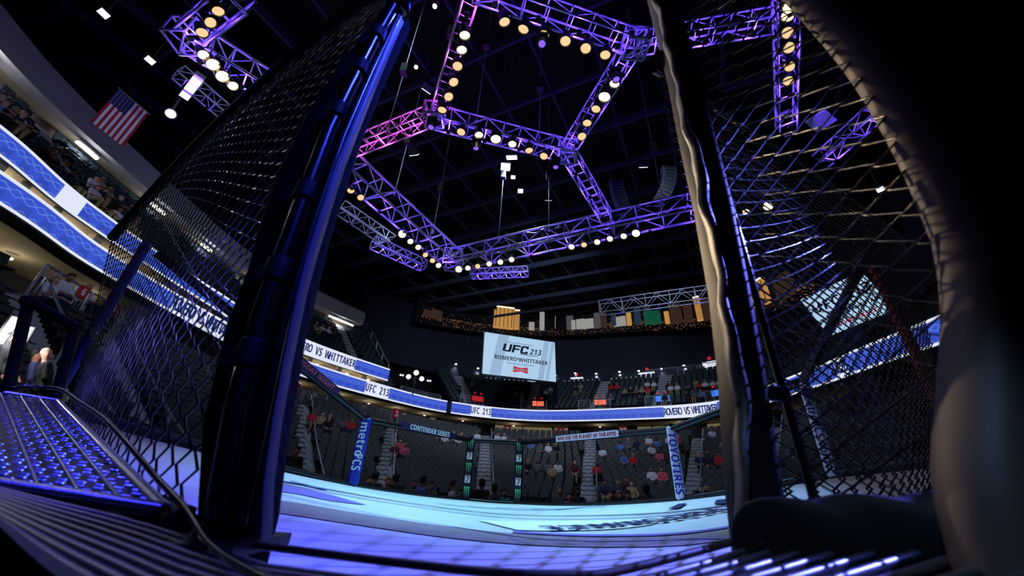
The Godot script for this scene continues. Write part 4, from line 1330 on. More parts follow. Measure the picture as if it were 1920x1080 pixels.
	var lamps := {
		"inner ring truss beside the walkway": [[-1.09, -3.80, 2], [-1.17, -4.06, 2], [-1.28, -4.38, 1], [-1.40, -4.71, 1], [-1.54, -5.04, 1], [-1.71, -5.35, 1]],
		"near inner ring truss": [[-0.38, -3.55, 1], [-0.03, -3.65, 1], [0.33, -3.73, 1], [0.73, -3.82, 1], [1.12, -3.93, 1], [1.50, -4.02, 1]],
		"inner ring truss beside the gate": [[1.82, -4.56, 2], [1.69, -4.84, 3], [1.58, -5.14, 1], [1.46, -5.49, 1], [1.41, -5.86, 1]],
		"far inner ring truss": [[-1.35, -5.91, 1], [-0.95, -5.96, 2], [-0.56, -6.04, 3], [-0.17, -6.17, 2], [0.23, -6.33, 1], [0.61, -6.49, 1]],
		"long outer truss over the side deck": [[-4.82, -7.70, 2], [-4.67, -8.08, 1], [-4.49, -8.36, 1], [-3.70, -10.09, 3], [-3.51, -10.46, 2], [-3.31, -10.79, 2], [-3.15, -11.25, 1], [-2.95, -11.62, 1], [-2.78, -11.94, 2]],
		"long outer truss facing the big screen": [[-2.05, -12.17, 3], [-1.69, -12.02, 2], [-1.31, -11.86, 1], [-0.88, -11.64, 2], [-0.47, -11.48, 2], [-0.07, -11.27, 2], [1.91, -10.28, 2], [2.29, -10.12, 1], [2.69, -9.93, 2], [3.05, -9.72, 2], [3.44, -9.54, 2], [3.77, -9.35, 3]],
		"short angled truss above the flag": [[-5.42, -3.62, 1], [-5.70, -3.82, 1], [-5.97, -4.00, 1]],
		"corner truss above the flag": [[-6.25, -4.42, 2], [-6.19, -4.60, 3], [-6.16, -4.84, 3], [-6.07, -5.05, 2]],
		"outer truss above the open gate": [[4.32, -3.09, 3], [4.36, -3.24, 2], [4.54, -3.50, 1], [4.72, -3.74, 1], [4.95, -4.06, 1], [5.11, -4.33, 1]],
		"far truss beyond the open gate": [[6.93, -7.83, 3], [6.50, -8.13, 2]],
	}
	for k in lamps:
		for l in lamps[k]:
			var aim := Vector3(0, 0, -5.6) if l[2] > 1 else Vector3(rng.randf_range(-1.6, 1.6), 0, rng.randf_range(-6.5, -3.5))
			var door: bool = l[2] == 3 and (l[1] < -12.0 or l[1] < -10.0 and l[0] < -3.0)   # these two key the open gate
			par_lamp(Vector3(l[0], 7.45, l[1]), l[2], k, Vector3(0.72, 1.35, -0.52) if door else aim, door)

# ---------------------------------------------------------------- screens, ribbons, banners
func ribbon_texture() -> ImageTexture:
	var im := Image.create(256, 64, false, Image.FORMAT_RGB8)
	for y in 64:
		for x in 256:
			var c := Color(0.24, 0.36, 0.88)
			# zigzag honeycomb lines
			var u := fposmod(x / 32.0, 1.0)
			var zig := absf(u - 0.5) * 2.0
			for band in 3:
				var yy := 12.0 + band * 20.0 + zig * 9.0 * (1.0 if band % 2 == 0 else -1.0)
				if absf(y - yy) < 0.9: c = Color(0.5, 0.66, 1.0)
			if y > 34 and fposmod(x / 64.0, 1.0) > 0.5: c = c.darkened(0.1)
			if y < 4 or y > 59: c = Color(0.95, 0.96, 1.0)
			im.set_pixel(x, y, c)
	return ImageTexture.create_from_image(im)

func curved_text(parent: Node, s: String, t0: float, t1: float, o: float, y: float, size: float, material: Material, origin: Vector3) -> void:
	for i in s.length():
		if s[i] == " ": continue
		var t := lerpf(t0, t1, (i + 0.5) / s.length())
		var b := facing(-Vector3(outward(t).x, 0, outward(t).y))
		text(parent, "letter", s[i], size, material, Transform3D(b, bowl(t, o, y) - origin), 0.02, false, 0.62)

func ribbon(called: String, label: String, o: float, y0: float, y1: float, t0: float, t1: float, panels: Array) -> void:
	var r := thing(called, label, "screen")
	var n := int((t1 - t0) * 14) + 4
	var mid := (y0 + y1) / 2.0
	part(r, "screen_face", ribbon_strip(o, y0, o, y1, mid, t0, t1, n, 3.2), M.ribbon_face)
	part(r, "screen_edge", ribbon_strip(o - 0.01, y0 - 0.07, o - 0.01, y0 + 0.03, mid, t0, t1, n), M.ribbon_white)
	part(r, "screen_edge", ribbon_strip(o - 0.01, y1 - 0.03, o - 0.01, y1 + 0.07, mid, t0, t1, n), M.ribbon_white)
	for p in panels:
		part(r, "screen_panel", ribbon_strip(o - 0.03, y0, o - 0.03, y1, mid, p[1], p[2], 8), M.ribbon_white)
		if p[0]: curved_text(r, p[0], p[1], p[2], o - 0.05, (y0 + y1) / 2.0, 0.62, M.ribbon_ink, Vector3.ZERO)

func signs() -> void:
	var rf := mat("ribbon_face", Color(0.05, 0.05, 0.08), 0.4)
	rf.emission_enabled = true
	rf.emission = Color.WHITE
	rf.emission_operator = BaseMaterial3D.EMISSION_OP_MULTIPLY
	rf.emission_texture = ribbon_texture()
	rf.emission_energy_multiplier = 0.8
	ribbon("ribbon_screen", "long blue ribbon screen running under the side deck to the corner platform", 0.0, 6.5, 7.5, 0.6, 5.98, [["ROMERO VS WHITTAKER", 2.5, 3.1], ["UFC 213", 4.9, 5.2]])
	ribbon("ribbon_screen", "long blue ribbon screen below the upper stands", 0.0, 6.5, 7.5, 6.04, 11.4, [["UFC 213", 6.28, 6.52], ["ROMERO VS WHITTAKER", 8.26, 8.9], ["UFC 213", 10.4, 10.6]])
	ribbon("ribbon_screen", "upper blue ribbon screen along the edge of the side deck", 1.6, 8.5, 9.5, 0.6, 5.3, [["ROMERO VS WHITTAKER", 4.14, 4.86], ["", 1.75, 1.94]])

	# big hanging screen
	var o := thing("hanging_screen", "big pale hanging screen showing a fight card under the city panorama", "screen", Vector3(1.2, 11.62, -35.7))
	var x := Vector3(7.18, 0.2, -2.45).normalized()
	var z := x.cross(Vector3.UP).normalized()
	o.basis = Basis(x, z.cross(x), z)
	block(o, "cabinet", Vector3(0, 0, -0.12), Vector3(7.8, 4.3, 0.2), M.can_black)
	part(o, "display", unit_box, M.screen_pale, Transform3D(Basis.from_scale(Vector3(7.6, 4.1, 0.03)), Vector3.ZERO))
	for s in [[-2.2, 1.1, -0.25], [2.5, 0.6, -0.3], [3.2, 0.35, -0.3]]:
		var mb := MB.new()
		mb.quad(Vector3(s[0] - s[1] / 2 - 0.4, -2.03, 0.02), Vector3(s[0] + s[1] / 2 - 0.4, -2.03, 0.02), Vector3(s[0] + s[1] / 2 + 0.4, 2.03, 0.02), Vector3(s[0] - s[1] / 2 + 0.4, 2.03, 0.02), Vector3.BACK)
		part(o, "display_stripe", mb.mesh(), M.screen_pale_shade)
	var lean := Basis(Vector3(1, 0, 0), Vector3(0.22, 1, 0), Vector3(0, 0, 1))
	# UFC letters as bold slanted strokes
	var zz := 0.04
	var letters := {
		"letter_u": [[[0, 1], [0.26, 1], [0.26, 0.22], [0, 0.1]], [[0, 0.1], [0.26, 0.22], [0.7, 0.22], [0.6, 0]], [[0.6, 0], [0.7, 0.22], [0.86, 0.3], [0.86, 0.1]], [[0.6, 1], [0.86, 1], [0.86, 0.1], [0.6, 0.1]]],
		"letter_f": [[[0.95, 1], [1.75, 1], [1.75, 0.78], [0.95, 0.78]], [[0.95, 0.78], [1.2, 0.78], [1.2, 0], [0.95, 0]], [[1.2, 0.58], [1.68, 0.58], [1.68, 0.38], [1.2, 0.38]]],
		"letter_c": [[[1.9, 1], [2.6, 1], [2.6, 0.78], [1.8, 0.78]], [[1.8, 0.78], [2.05, 0.78], [2.05, 0.22], [1.8, 0.22]], [[1.8, 0.22], [2.6, 0.22], [2.6, 0], [1.9, 0]], [[2.36, 0.78], [2.6, 0.78], [2.6, 0.66], [2.36, 0.66]], [[2.36, 0.34], [2.6, 0.34], [2.6, 0.22], [2.36, 0.22]]],
	}
	for k in letters:
		var mb := MB.new()
		for qd in letters[k]:
			var pts := []
			for p in qd: pts.append(Vector3(-1.95 + p[0] * 1.02 + p[1] * 0.2, 0.35 + p[1] * 0.82, zz))
			mb.quad(pts[0], pts[1], pts[2], pts[3], Vector3.BACK)
		part(o, k, mb.mesh(), M.screen_ink)
	text(o, "numeral", "213", 0.56, M.screen_ink, Transform3D(lean, Vector3(1.62, 0.68, zz)))
	block(o, "rule", Vector3(-0.1, 1.34, zz), Vector3(2.9, 0.05, 0.01), M.screen_ink_soft)
	block(o, "rule", Vector3(0.9, 0.28, zz), Vector3(1.9, 0.05, 0.01), M.screen_ink)
	text(o, "lettering", "ROMERO", 0.4, M.screen_ink, Transform3D(Basis(), Vector3(-1.55, -0.3, zz)))
	text(o, "lettering", "VS", 0.22, M.screen_ink, Transform3D(Basis(), Vector3(-0.22, -0.25, zz)))
	text(o, "lettering", "WHITTAKER", 0.4, M.screen_ink, Transform3D(Basis(), Vector3(1.35, -0.3, zz)))
	text(o, "lettering", "MIDDLEWEIGHT CHAMPIONSHIP", 0.13, M.screen_ink_soft, Transform3D(Basis(), Vector3(0, -0.75, zz)))
	var bow := MB.new()
	bow.quad(Vector3(-0.75, -0.98, zz), Vector3(0.0, -1.1, zz), Vector3(0.0, -1.45, zz), Vector3(-0.75, -1.6, zz), Vector3.BACK)
	bow.quad(Vector3(0.0, -1.1, zz), Vector3(0.75, -0.98, zz), Vector3(0.75, -1.6, zz), Vector3(0.0, -1.45, zz), Vector3.BACK)
	part(o, "sponsor_bow", bow.mesh(), M.screen_red)
	text(o, "lettering", "Budweiser", 0.24, M.print_white, Transform3D(lean, Vector3(0, -1.28, zz + 0.01)), 0.004, true)
	for s in [-3.2, 3.2]: bar(o, "hanger", Vector3(s, 2.1, -0.1), Vector3(s, 9.0, -0.1), 0.02, M.cable_black)
	var glow_light := AreaLight3D.new()
	glow_light.name = "screen_glow"
	glow_light.area_size = Vector2(7.4, 4.0)
	glow_light.light_color = Color(0.72, 0.86, 1.0)
	glow_light.light_energy = 3.0
	glow_light.area_range = 60.0
	glow_light.shadow_enabled = true
	glow_light.transform = Transform3D(Basis(Vector3.UP, PI), Vector3(0, 0, 0.08))
	o.add_child(glow_light)

	# second screen seen through the gate
	o = thing("side_screen", "pale hanging screen seen through the gate mesh", "screen", Vector3(14.24, 7.84, -14.04))
	x = Vector3(0.68, 0.26, 0.66).normalized()
	z = x.cross(Vector3.UP).normalized()
	o.basis = Basis(x, z.cross(x), z)
	block(o, "cabinet", Vector3(0, 0, -0.12), Vector3(2.5, 2.05, 0.2), M.can_black)
	part(o, "display", unit_box, M.screen_pale, Transform3D(Basis.from_scale(Vector3(2.4, 1.95, 0.03)), Vector3.ZERO))
	text(o, "lettering", "UFC 213", 0.42, M.screen_ink, Transform3D(lean, Vector3(0, 0.3, 0.03)))
	text(o, "lettering", "ROMERO VS WHITTAKER", 0.16, M.screen_ink, Transform3D(Basis(), Vector3(0, -0.3, 0.03)))
	text(o, "lettering", "Budweiser", 0.2, M.screen_red, Transform3D(Basis(), Vector3(0, -0.68, 0.03)), 0.004, true)

	city()
	# small section screens and numbers
	for s in [[6.4, "screen_red"], [7.08, "screen_orange"], [7.66, "screen_orange"], [8.28, "screen_blue"], [8.92, "screen_blue"]]:
		var t: float = s[0] - 0.03
		var b := facing(-Vector3(outward(t).x, 0, outward(t).y))
		var q := thing("aisle_screen", {"screen_red": "small red lit screen at the foot of an upper aisle", "screen_orange": "small orange lit screen at the foot of an upper aisle", "screen_blue": "small blue lit screen at the foot of an upper aisle"}[s[1]], "screen", bowl(t, 0.6, 8.35), "screens at the upper aisles")
		q.basis = b
		block(q, "case", Vector3(0, 0, -0.06), Vector3(1.3, 0.62, 0.1), M.can_black)
		part(q, "display", unit_box, M[s[1]], Transform3D(Basis.from_scale(Vector3(1.2, 0.52, 0.02)), Vector3.ZERO))
		bar(q, "stand", Vector3(0, -0.4, -0.06), Vector3(0, -0.9, -0.06), 0.05, M.can_black)
		for e in [-0.35, 0.35]: part(q, "red_lamp", unit_box, M.screen_red, Transform3D(Basis.from_scale(Vector3(0.2, 0.14, 0.06)), Vector3(e, 0.55, 0)))
	for s in [[3.95, "5"], [4.05, "4"], [5.25, "3"], [6.7, "2"], [7.3, "1"], [7.85, "20"], [1.75, "6"], [2.05, "6"]]:
		var t: float = s[0]
		var q := thing("section_sign", "red square section sign numbered %s on the concourse" % s[1], "sign", bowl(t, -0.95, 5.3), "section signs")
		q.basis = facing(-Vector3(outward(t).x, 0, outward(t).y))
		if t < 3.0: q.scale = Vector3.ONE * 0.5
		block(q, "board", Vector3.ZERO, Vector3(0.75, 0.8, 0.06), M.sign_red)
		text(q, "numeral", s[1], 0.45, M.print_white, Transform3D(Basis(), Vector3(0, 0, 0.035)), 0.01)
	for s in [[7.32, 12.7], [7.98, 12.7], [8.62, 13.1]]:
		var q := thing("gate_letter_sign", "small white lit sign on the wall above the upper stands", "sign", bowl(s[0], 7.4, s[1]), "lit wall signs")
		q.basis = facing(-Vector3(outward(s[0]).x, 0, outward(s[0]).y))
		part(q, "lit_face", unit_box, M.ribbon_white, Transform3D(Basis.from_scale(Vector3(1.6, 0.4, 0.06)), Vector3.ZERO))
		part(q, "lit_face", unit_box, M.ribbon_white, Transform3D(Basis.from_scale(Vector3(1.0, 0.35, 0.06)), Vector3(0, -0.4, 0)))
		part(q, "red_lamp", unit_box, M.screen_red, Transform3D(Basis.from_scale(Vector3(0.35, 0.3, 0.06)), Vector3(0, 0.55, 0)))
	for s in [[6.72, 7.0], [7.22, 7.48], [7.62, 7.92], [6.55, 6.7]]:
		var q := thing("light_strip", "thin pale light strip along the top of an upper seating block", "light strip", Vector3.ZERO, "block top strips")
		part(q, "strip", sweep([Vector2(7.0, 12.25), Vector2(6.95, 12.42)], s[0], s[1], 8), M.strip_white)

func city() -> void:
	# backlit city panorama: a sagging curved curtain with the buildings in relief
	var o := thing("city_panorama", "curved backlit night city panorama above the big screen", "panorama")
	var base := func(t: float) -> float: return 18.75 - 0.62 * pow(absf(t - 7.0), 1.7)
	var mb := MB.new()
	for i in 60:
		var ta := lerpf(5.75, 9.6, i / 60.0)
		var tb := lerpf(5.75, 9.6, (i + 1) / 60.0)
		mb.quad(bowl(ta, 5.7, base.call(ta) - 0.8), bowl(tb, 5.7, base.call(tb) - 0.8), bowl(tb, 5.7, 25.0), bowl(ta, 5.7, 25.0), -Vector3(outward(ta).x, 0, outward(ta).y))
	part(o, "curtain", mb.mesh(), M.city_dark)
	var B := [[5.86, 0.08, 0.9, "city_brown"], [5.95, 0.1, 1.2, "city_brown"], [6.69, 0.2, 3.0, "city_gold"], [6.82, 0.05, 2.7, "city_gold"], [7.05, 0.04, 2.6, "city_white"], [6.96, 0.05, 1.1, "city_white"], [7.3, 0.06, 1.9, "city_grey"], [7.33, 0.04, 1.2, "city_white"], [7.4, 0.08, 1.3, "city_white"], [7.47, 0.1, 1.25, "city_white"], [7.56, 0.06, 2.0, "city_grey"], [7.62, 0.06, 2.1, "city_brown"], [7.72, 0.05, 1.7, "city_blue"], [7.78, 0.12, 1.2, "city_white"], [7.88, 0.05, 1.6, "city_gold"], [7.98, 0.08, 2.4, "city_blue"], [8.12, 0.11, 1.7, "city_green"], [8.22, 0.1, 1.7, "city_green"], [8.34, 0.05, 1.5, "city_gold"], [8.44, 0.12, 2.4, "city_brown"], [8.56, 0.08, 2.2, "city_brown"], [8.66, 0.05, 2.8, "city_gold"], [8.76, 0.14, 2.4, "city_brown"], [8.95, 0.08, 2.6, "city_gold"], [9.1, 0.2, 2.6, "city_gold"], [9.35, 0.15, 2.2, "city_brown"]]
	for b in B:
		var t: float = b[0]
		var c := bowl(t, 5.45, base.call(t) + b[2] / 2.0)
		var wid: float = (bowl(t + b[1] / 2.0, 5.45, 0) - bowl(t - b[1] / 2.0, 5.45, 0)).length()
		var bas := facing(-Vector3(outward(t).x, 0, outward(t).y))
		var p := part(o, "lit_building", unit_box, M[b[3]], Transform3D(bas * Basis.from_scale(Vector3(wid, b[2], 0.3)), c))
		if b[3] == "city_gold" and b[2] > 2.5:
			for k in 5: part(p, "dark_seam", unit_box, M.city_brown, Transform3D(Basis.from_scale(Vector3(0.03, 0.9, 0.1)), Vector3(-0.4 + k * 0.2, 0, 0.52)))
			part(p, "lit_crown", unit_box, M.tube_white, Transform3D(Basis.from_scale(Vector3(1.02, 0.05, 0.1)), Vector3(0, 0.52, 0.5)))
	# the dark pyramid with a lit edge
	var pc := bowl(7.17, 5.3, base.call(7.17))
	var pb := facing(-Vector3(outward(7.17).x, 0, outward(7.17).y))
	mb = MB.new()
	var ap := Vector3(0, 1.9, 0)
	mb.quad(Vector3(-1.7, 0, 0.0), Vector3(0, 0, 0.35), ap, ap, Vector3(-0.2, 0, 1).normalized())
	mb.quad(Vector3(0, 0, 0.35), Vector3(1.9, 0, 0.0), ap, ap, Vector3(0.2, 0, 1).normalized())
	part(o, "pyramid", mb.mesh(), M.city_dark, Transform3D(pb, pc))
	part(o, "lit_ridge", unit_tube, M.city_white, Transform3D(pb, pc) * bar_t(Vector3(0, 0, 0.37), ap + Vector3(0, 0, 0.04), 0.035))
	# street lights, beyond counting
	var mm := MultiMesh.new()
	mm.transform_format = MultiMesh.TRANSFORM_3D
	mm.mesh = unit_box
	var n := 1300
	mm.instance_count = n
	for i in n:
		var t := rng.randf_range(5.8, 9.6)
		var f := rng.randf()
		var y: float = base.call(t) + lerpf(-0.75, 0.35, 1.0 - f * f)
		if i % 9 == 0: y += rng.randf_range(0.2, 1.1)
		var s := rng.randf_range(0.02, 0.055)
		mm.set_instance_transform(i, Transform3D(Basis.from_scale(Vector3(s * rng.randf_range(1, 2.4), s, 0.04)), bowl(t, 5.5, y)))
	var mi := MultiMeshInstance3D.new()
	mi.name = "street_lights"
	mi.multimesh = mm
	mi.material_override = M.city_light
	mi.set_meta("kind", "stuff")
	o.add_child(mi)

# ---------------------------------------------------------------- people
func sdf_mesh(bones: Array, cell: float, k: float, grow := 0.0, cut := []) -> ArrayMesh:
	# bones: [a, b, ra, rb]; smooth union meshed as surface nets. cut: [point, normal] keeps what lies behind the plane
	var lo := Vector3(9, 9, 9)
	var hi := -lo
	for b in bones:
		var r: float = maxf(b[2], b[3]) + grow + cell * 2.0
		for p in [b[0], b[1]]:
			lo = lo.min(p - Vector3.ONE * r)
			hi = hi.max(p + Vector3.ONE * r)
	var nx := int((hi.x - lo.x) / cell) + 2
	var ny := int((hi.y - lo.y) / cell) + 2
	var nz := int((hi.z - lo.z) / cell) + 2
	var val := PackedFloat32Array()
	val.resize(nx * ny * nz)
	val.fill(1.0)
	for b in bones:
		var a: Vector3 = b[0]
		var ba: Vector3 = b[1] - a
		var ll := maxf(ba.length_squared(), 1e-8)
		var reach: float = maxf(b[2], b[3]) + grow + k + cell * 2.0
		var l := ((Vector3(minf(b[0].x, b[1].x), minf(b[0].y, b[1].y), minf(b[0].z, b[1].z)) - Vector3.ONE * reach - lo) / cell).floor()
		var h := ((Vector3(maxf(b[0].x, b[1].x), maxf(b[0].y, b[1].y), maxf(b[0].z, b[1].z)) + Vector3.ONE * reach - lo) / cell).ceil()
		for iz in range(maxi(int(l.z), 0), mini(int(h.z) + 1, nz)):
			for iy in range(maxi(int(l.y), 0), mini(int(h.y) + 1, ny)):
				var row := (iz * ny + iy) * nx
				for ix in range(maxi(int(l.x), 0), mini(int(h.x) + 1, nx)):
					var p := lo + Vector3(ix, iy, iz) * cell - a
					var f := clampf(p.dot(ba) / ll, 0.0, 1.0)
					var d: float = (p - ba * f).length() - lerpf(b[2], b[3], f) - grow
					var o := val[row + ix]
					var m := maxf(k - absf(o - d), 0.0) / k
					val[row + ix] = minf(o, d) - m * m * k * 0.25
	if cut.size() > 0:
		for iz in nz:
			for iy in ny:
				for ix in nx:
					var i := (iz * ny + iy) * nx + ix
					val[i] = maxf(val[i], (lo + Vector3(ix, iy, iz) * cell - cut[0]).dot(cut[1]))
	var mb := MB.new()
	var at := {}
	var off := [0, 1, nx, nx + 1, nx * ny, nx * ny + 1, nx * ny + nx, nx * ny + nx + 1]
	var edges := [[0, 1], [2, 3], [4, 5], [6, 7], [0, 2], [1, 3], [4, 6], [5, 7], [0, 4], [1, 5], [2, 6], [3, 7]]
	for iz in nz - 1:
		for iy in ny - 1:
			for ix in nx - 1:
				var i := (iz * ny + iy) * nx + ix
				var inside := 0
				for c in 8:
					if val[i + off[c]] < 0.0: inside += 1
				if inside == 0 or inside == 8: continue
				var s := Vector3.ZERO
				var cnt := 0
				for e in edges:
					var v0 := val[i + off[e[0]]]
					var v1 := val[i + off[e[1]]]
					if (v0 < 0.0) != (v1 < 0.0):
						var f := v0 / (v0 - v1)
						s += Vector3(e[0] & 1, (e[0] >> 1) & 1, e[0] >> 2).lerp(Vector3(e[1] & 1, (e[1] >> 1) & 1, e[1] >> 2), f)
						cnt += 1
				at[i] = mb.vert(lo + (Vector3(ix, iy, iz) + s / cnt) * cell, Vector3.ZERO)
	var quads := PackedInt32Array()
	for i in at:
		var ix: int = i % nx
		var iy: int = (i / nx) % ny
		var iz: int = i / (nx * ny)
		for ax in 3:
			var st: int = [1, nx, nx * ny][ax]
			var u: int = [nx, nx * ny, 1][ax]
			var w: int = [nx * ny, 1, nx][ax]
			if (val[i] < 0.0) == (val[i + st] < 0.0): continue
			if not (at.has(i - u) and at.has(i - w) and at.has(i - u - w)): continue
			var q := [at[i], at[i - u], at[i - u - w], at[i - w]]
			if val[i] >= 0.0: q.reverse()
			quads.append_array(q)
	for j in range(0, quads.size(), 4):
		var a := mb.v[quads[j]]
		var nn := (mb.v[quads[j + 1]] - a).cross(mb.v[quads[j + 2]] - a) + (mb.v[quads[j + 2]] - a).cross(mb.v[quads[j + 3]] - a)
		for c in 4: mb.n[quads[j + c]] += nn
	for i in mb.n.size(): mb.n[i] = mb.n[i].normalized()
	# outward test on the mean
	var sum := 0.0
	var mid := Vector3.ZERO
	for p in mb.v: mid += p
	mid /= maxi(mb.v.size(), 1)
	for i in mb.v.size(): sum += mb.n[i].dot(mb.v[i] - mid)
	if sum < 0.0:
		for i in mb.n.size(): mb.n[i] = -mb.n[i]
	for j in range(0, quads.size(), 4):
		var nn := mb.n[quads[j]] + mb.n[quads[j + 2]]
		mb.tri(quads[j], quads[j + 1], quads[j + 2], nn)
		mb.tri(quads[j], quads[j + 2], quads[j + 3], nn)
	return mb.mesh()

func figure(pose: String, cell: float, fine := false) -> Dictionary:
	# joints for a 1.75 m adult facing +z; seated figures have the seat at y 0.45
	var hip := Vector3(0, 0.95, 0)
	var seated := pose.begins_with("sit")
	var torso := Transform3D()
	if seated: torso = Transform3D(Basis(Vector3.RIGHT, 0.12 if pose == "sit_lean" else -0.08), Vector3(0, -0.43, -0.02))
	var P := func(x: float, y: float, z: float) -> Vector3:
		return torso * (Vector3(x, y, z))
	var head := [[P.call(0, 1.58, 0.015), P.call(0, 1.665, -0.005), 0.083, 0.092], [P.call(0, 1.555, 0.05), P.call(0, 1.57, 0.055), 0.05, 0.05]]
	var face := [[P.call(0, 1.61, 0.09), P.call(0, 1.585, 0.112), 0.012, 0.018], [P.call(-0.09, 1.61, 0.0), P.call(-0.092, 1.585, 0.0), 0.018, 0.014], [P.call(0.09, 1.61, 0.0), P.call(0.092, 1.585, 0.0), 0.018, 0.014], [P.call(-0.035, 1.63, 0.085), P.call(0.035, 1.63, 0.085), 0.012, 0.012], [P.call(-0.02, 1.548, 0.094), P.call(0.02, 1.548, 0.094), 0.01, 0.01]]
	var neck := [[P.call(0, 1.42, -0.01), P.call(0, 1.55, 0.0), 0.06, 0.054]]
	var trunk := [[P.call(-0.11, 1.34, 0), P.call(0.11, 1.34, 0), 0.1, 0.1], [P.call(-0.07, 1.22, 0.01), P.call(0.07, 1.22, 0.01), 0.115, 0.115], [P.call(-0.05, 1.08, 0.01), P.call(0.05, 1.08, 0.01), 0.11, 0.11], [P.call(-0.08, 0.96, 0), P.call(0.08, 0.96, 0), 0.115, 0.115], [P.call(-0.17, 1.395, -0.01), P.call(0.17, 1.395, -0.01), 0.06, 0.06]]
	var upper := []
	var lower := []
	var hands := []
	var legs := []
	var feet := []
	for s in [-1.0, 1.0]:
		var sh: Vector3 = P.call(s * 0.19, 1.385, -0.01)
		var el: Vector3
		var wr: Vector3
		if seated:
			el = P.call(s * 0.25, 1.12, 0.1)
			wr = Vector3(s * 0.13, 0.62, 0.36)
		elif pose == "stand_crossed":
			el = P.call(s * 0.24, 1.12, 0.08)
			wr = P.call(s * -0.06, 1.14, 0.2)
		elif pose == "stand_phone" and s > 0.0:
			el = P.call(0.24, 1.14, 0.1)
			wr = P.call(0.1, 1.38, 0.26)
		else:
			el = P.call(s * 0.245, 1.12, -0.03)
			wr = P.call(s * 0.25, 0.87, 0.06)
		upper.append([sh, el, 0.056, 0.046])
		lower.append([el, wr, 0.043, 0.03])
		var dirh := (wr - el).normalized()
		var side := dirh.cross(Vector3.FORWARD if absf(dirh.z) < 0.8 else Vector3.UP).normalized()
		hands.append([wr, wr + dirh * 0.07, 0.03, 0.034])
		for f in 4:
			var base := wr + dirh * 0.085 + side * (f - 1.5) * 0.019
			var ln: float = [0.06, 0.075, 0.07, 0.052][f]
			hands.append([base, base + dirh * ln * 0.6, 0.0095, 0.009])
			hands.append([base + dirh * ln * 0.6, base + dirh * ln + dirh.cross(side) * 0.02, 0.009, 0.008])
		hands.append([wr + dirh * 0.03 + side * s * 0.03, wr + dirh * 0.075 + side * s * 0.055, 0.011, 0.009])
		if seated:
			legs.append([P.call(s * 0.09, 0.94, 0.0), Vector3(s * 0.11, 0.5, 0.45), 0.088, 0.06])
			legs.append([Vector3(s * 0.11, 0.5, 0.45), Vector3(s * 0.11, 0.09, 0.42), 0.058, 0.04])
			feet.append([Vector3(s * 0.11, 0.05, 0.4), Vector3(s * 0.12, 0.035, 0.58), 0.045, 0.035])
		else:
			legs.append([Vector3(s * 0.09, 0.92, 0), Vector3(s * 0.1, 0.5, 0.015), 0.09, 0.06])
			legs.append([Vector3(s * 0.1, 0.5, 0.015), Vector3(s * 0.105, 0.09, -0.02), 0.06, 0.042])
			feet.append([Vector3(s * 0.105, 0.05, -0.03), Vector3(s * 0.12, 0.035, 0.15), 0.045, 0.035])
	var out := {}
	out.body = sdf_mesh(head + (face if fine else face.slice(0, 3)) + neck + trunk + upper + lower + hands + legs + feet, cell, 0.03)
	out.shirt = sdf_mesh(trunk + upper + ([] if not pose.begins_with("stand") else lower), cell, 0.04, 0.013)
	out.trousers = sdf_mesh([trunk[3]] + legs, cell, 0.04, 0.014)
	out.shoes = sdf_mesh(feet, cell, 0.02, 0.01)
	var top: Vector3 = P.call(0, 1.635, 0.02)
	var nn := (torso.basis * Vector3(0, -0.75, 0.66)).normalized()
	out.hair = sdf_mesh(head.slice(0, 1), cell * 0.8, 0.03, 0.014, [top, nn])
	return out

var figures := {}
var taken := []
func free_seat(t: float, spot_of: Callable, aisles: Array) -> float:   # the next place along the row with elbow room, clear of the aisle
	for k in 60:
		var p: Vector3 = spot_of.call(t)
		var ok := not near_aisle(aisles, t, 0.07)
		for q in taken:
			if p.distance_to(q) < 0.56: ok = false
		if ok:
			taken.append(p)
			return t
		t += 0.012
	return t
func person(pose: String, at: Vector3, turn: float, shirt: String, trousers: String, hair: String, skin: String, label: String, group := "", size := 1.0) -> Node3D:
	var o := thing("person", label, "person", at, group)
	o.rotation.y = turn
	o.scale = Vector3.ONE * size
	var f: Dictionary = figures[pose]
	part(o, "body", f.body, M[skin])
	part(o, "shirt", f.shirt, M[shirt])
	part(o, "trousers", f.trousers, M[trousers])
	part(o, "shoe_pair", f.shoes, M.can_black)
	if hair: part(o, "hair", f.hair, M[hair])
	return o

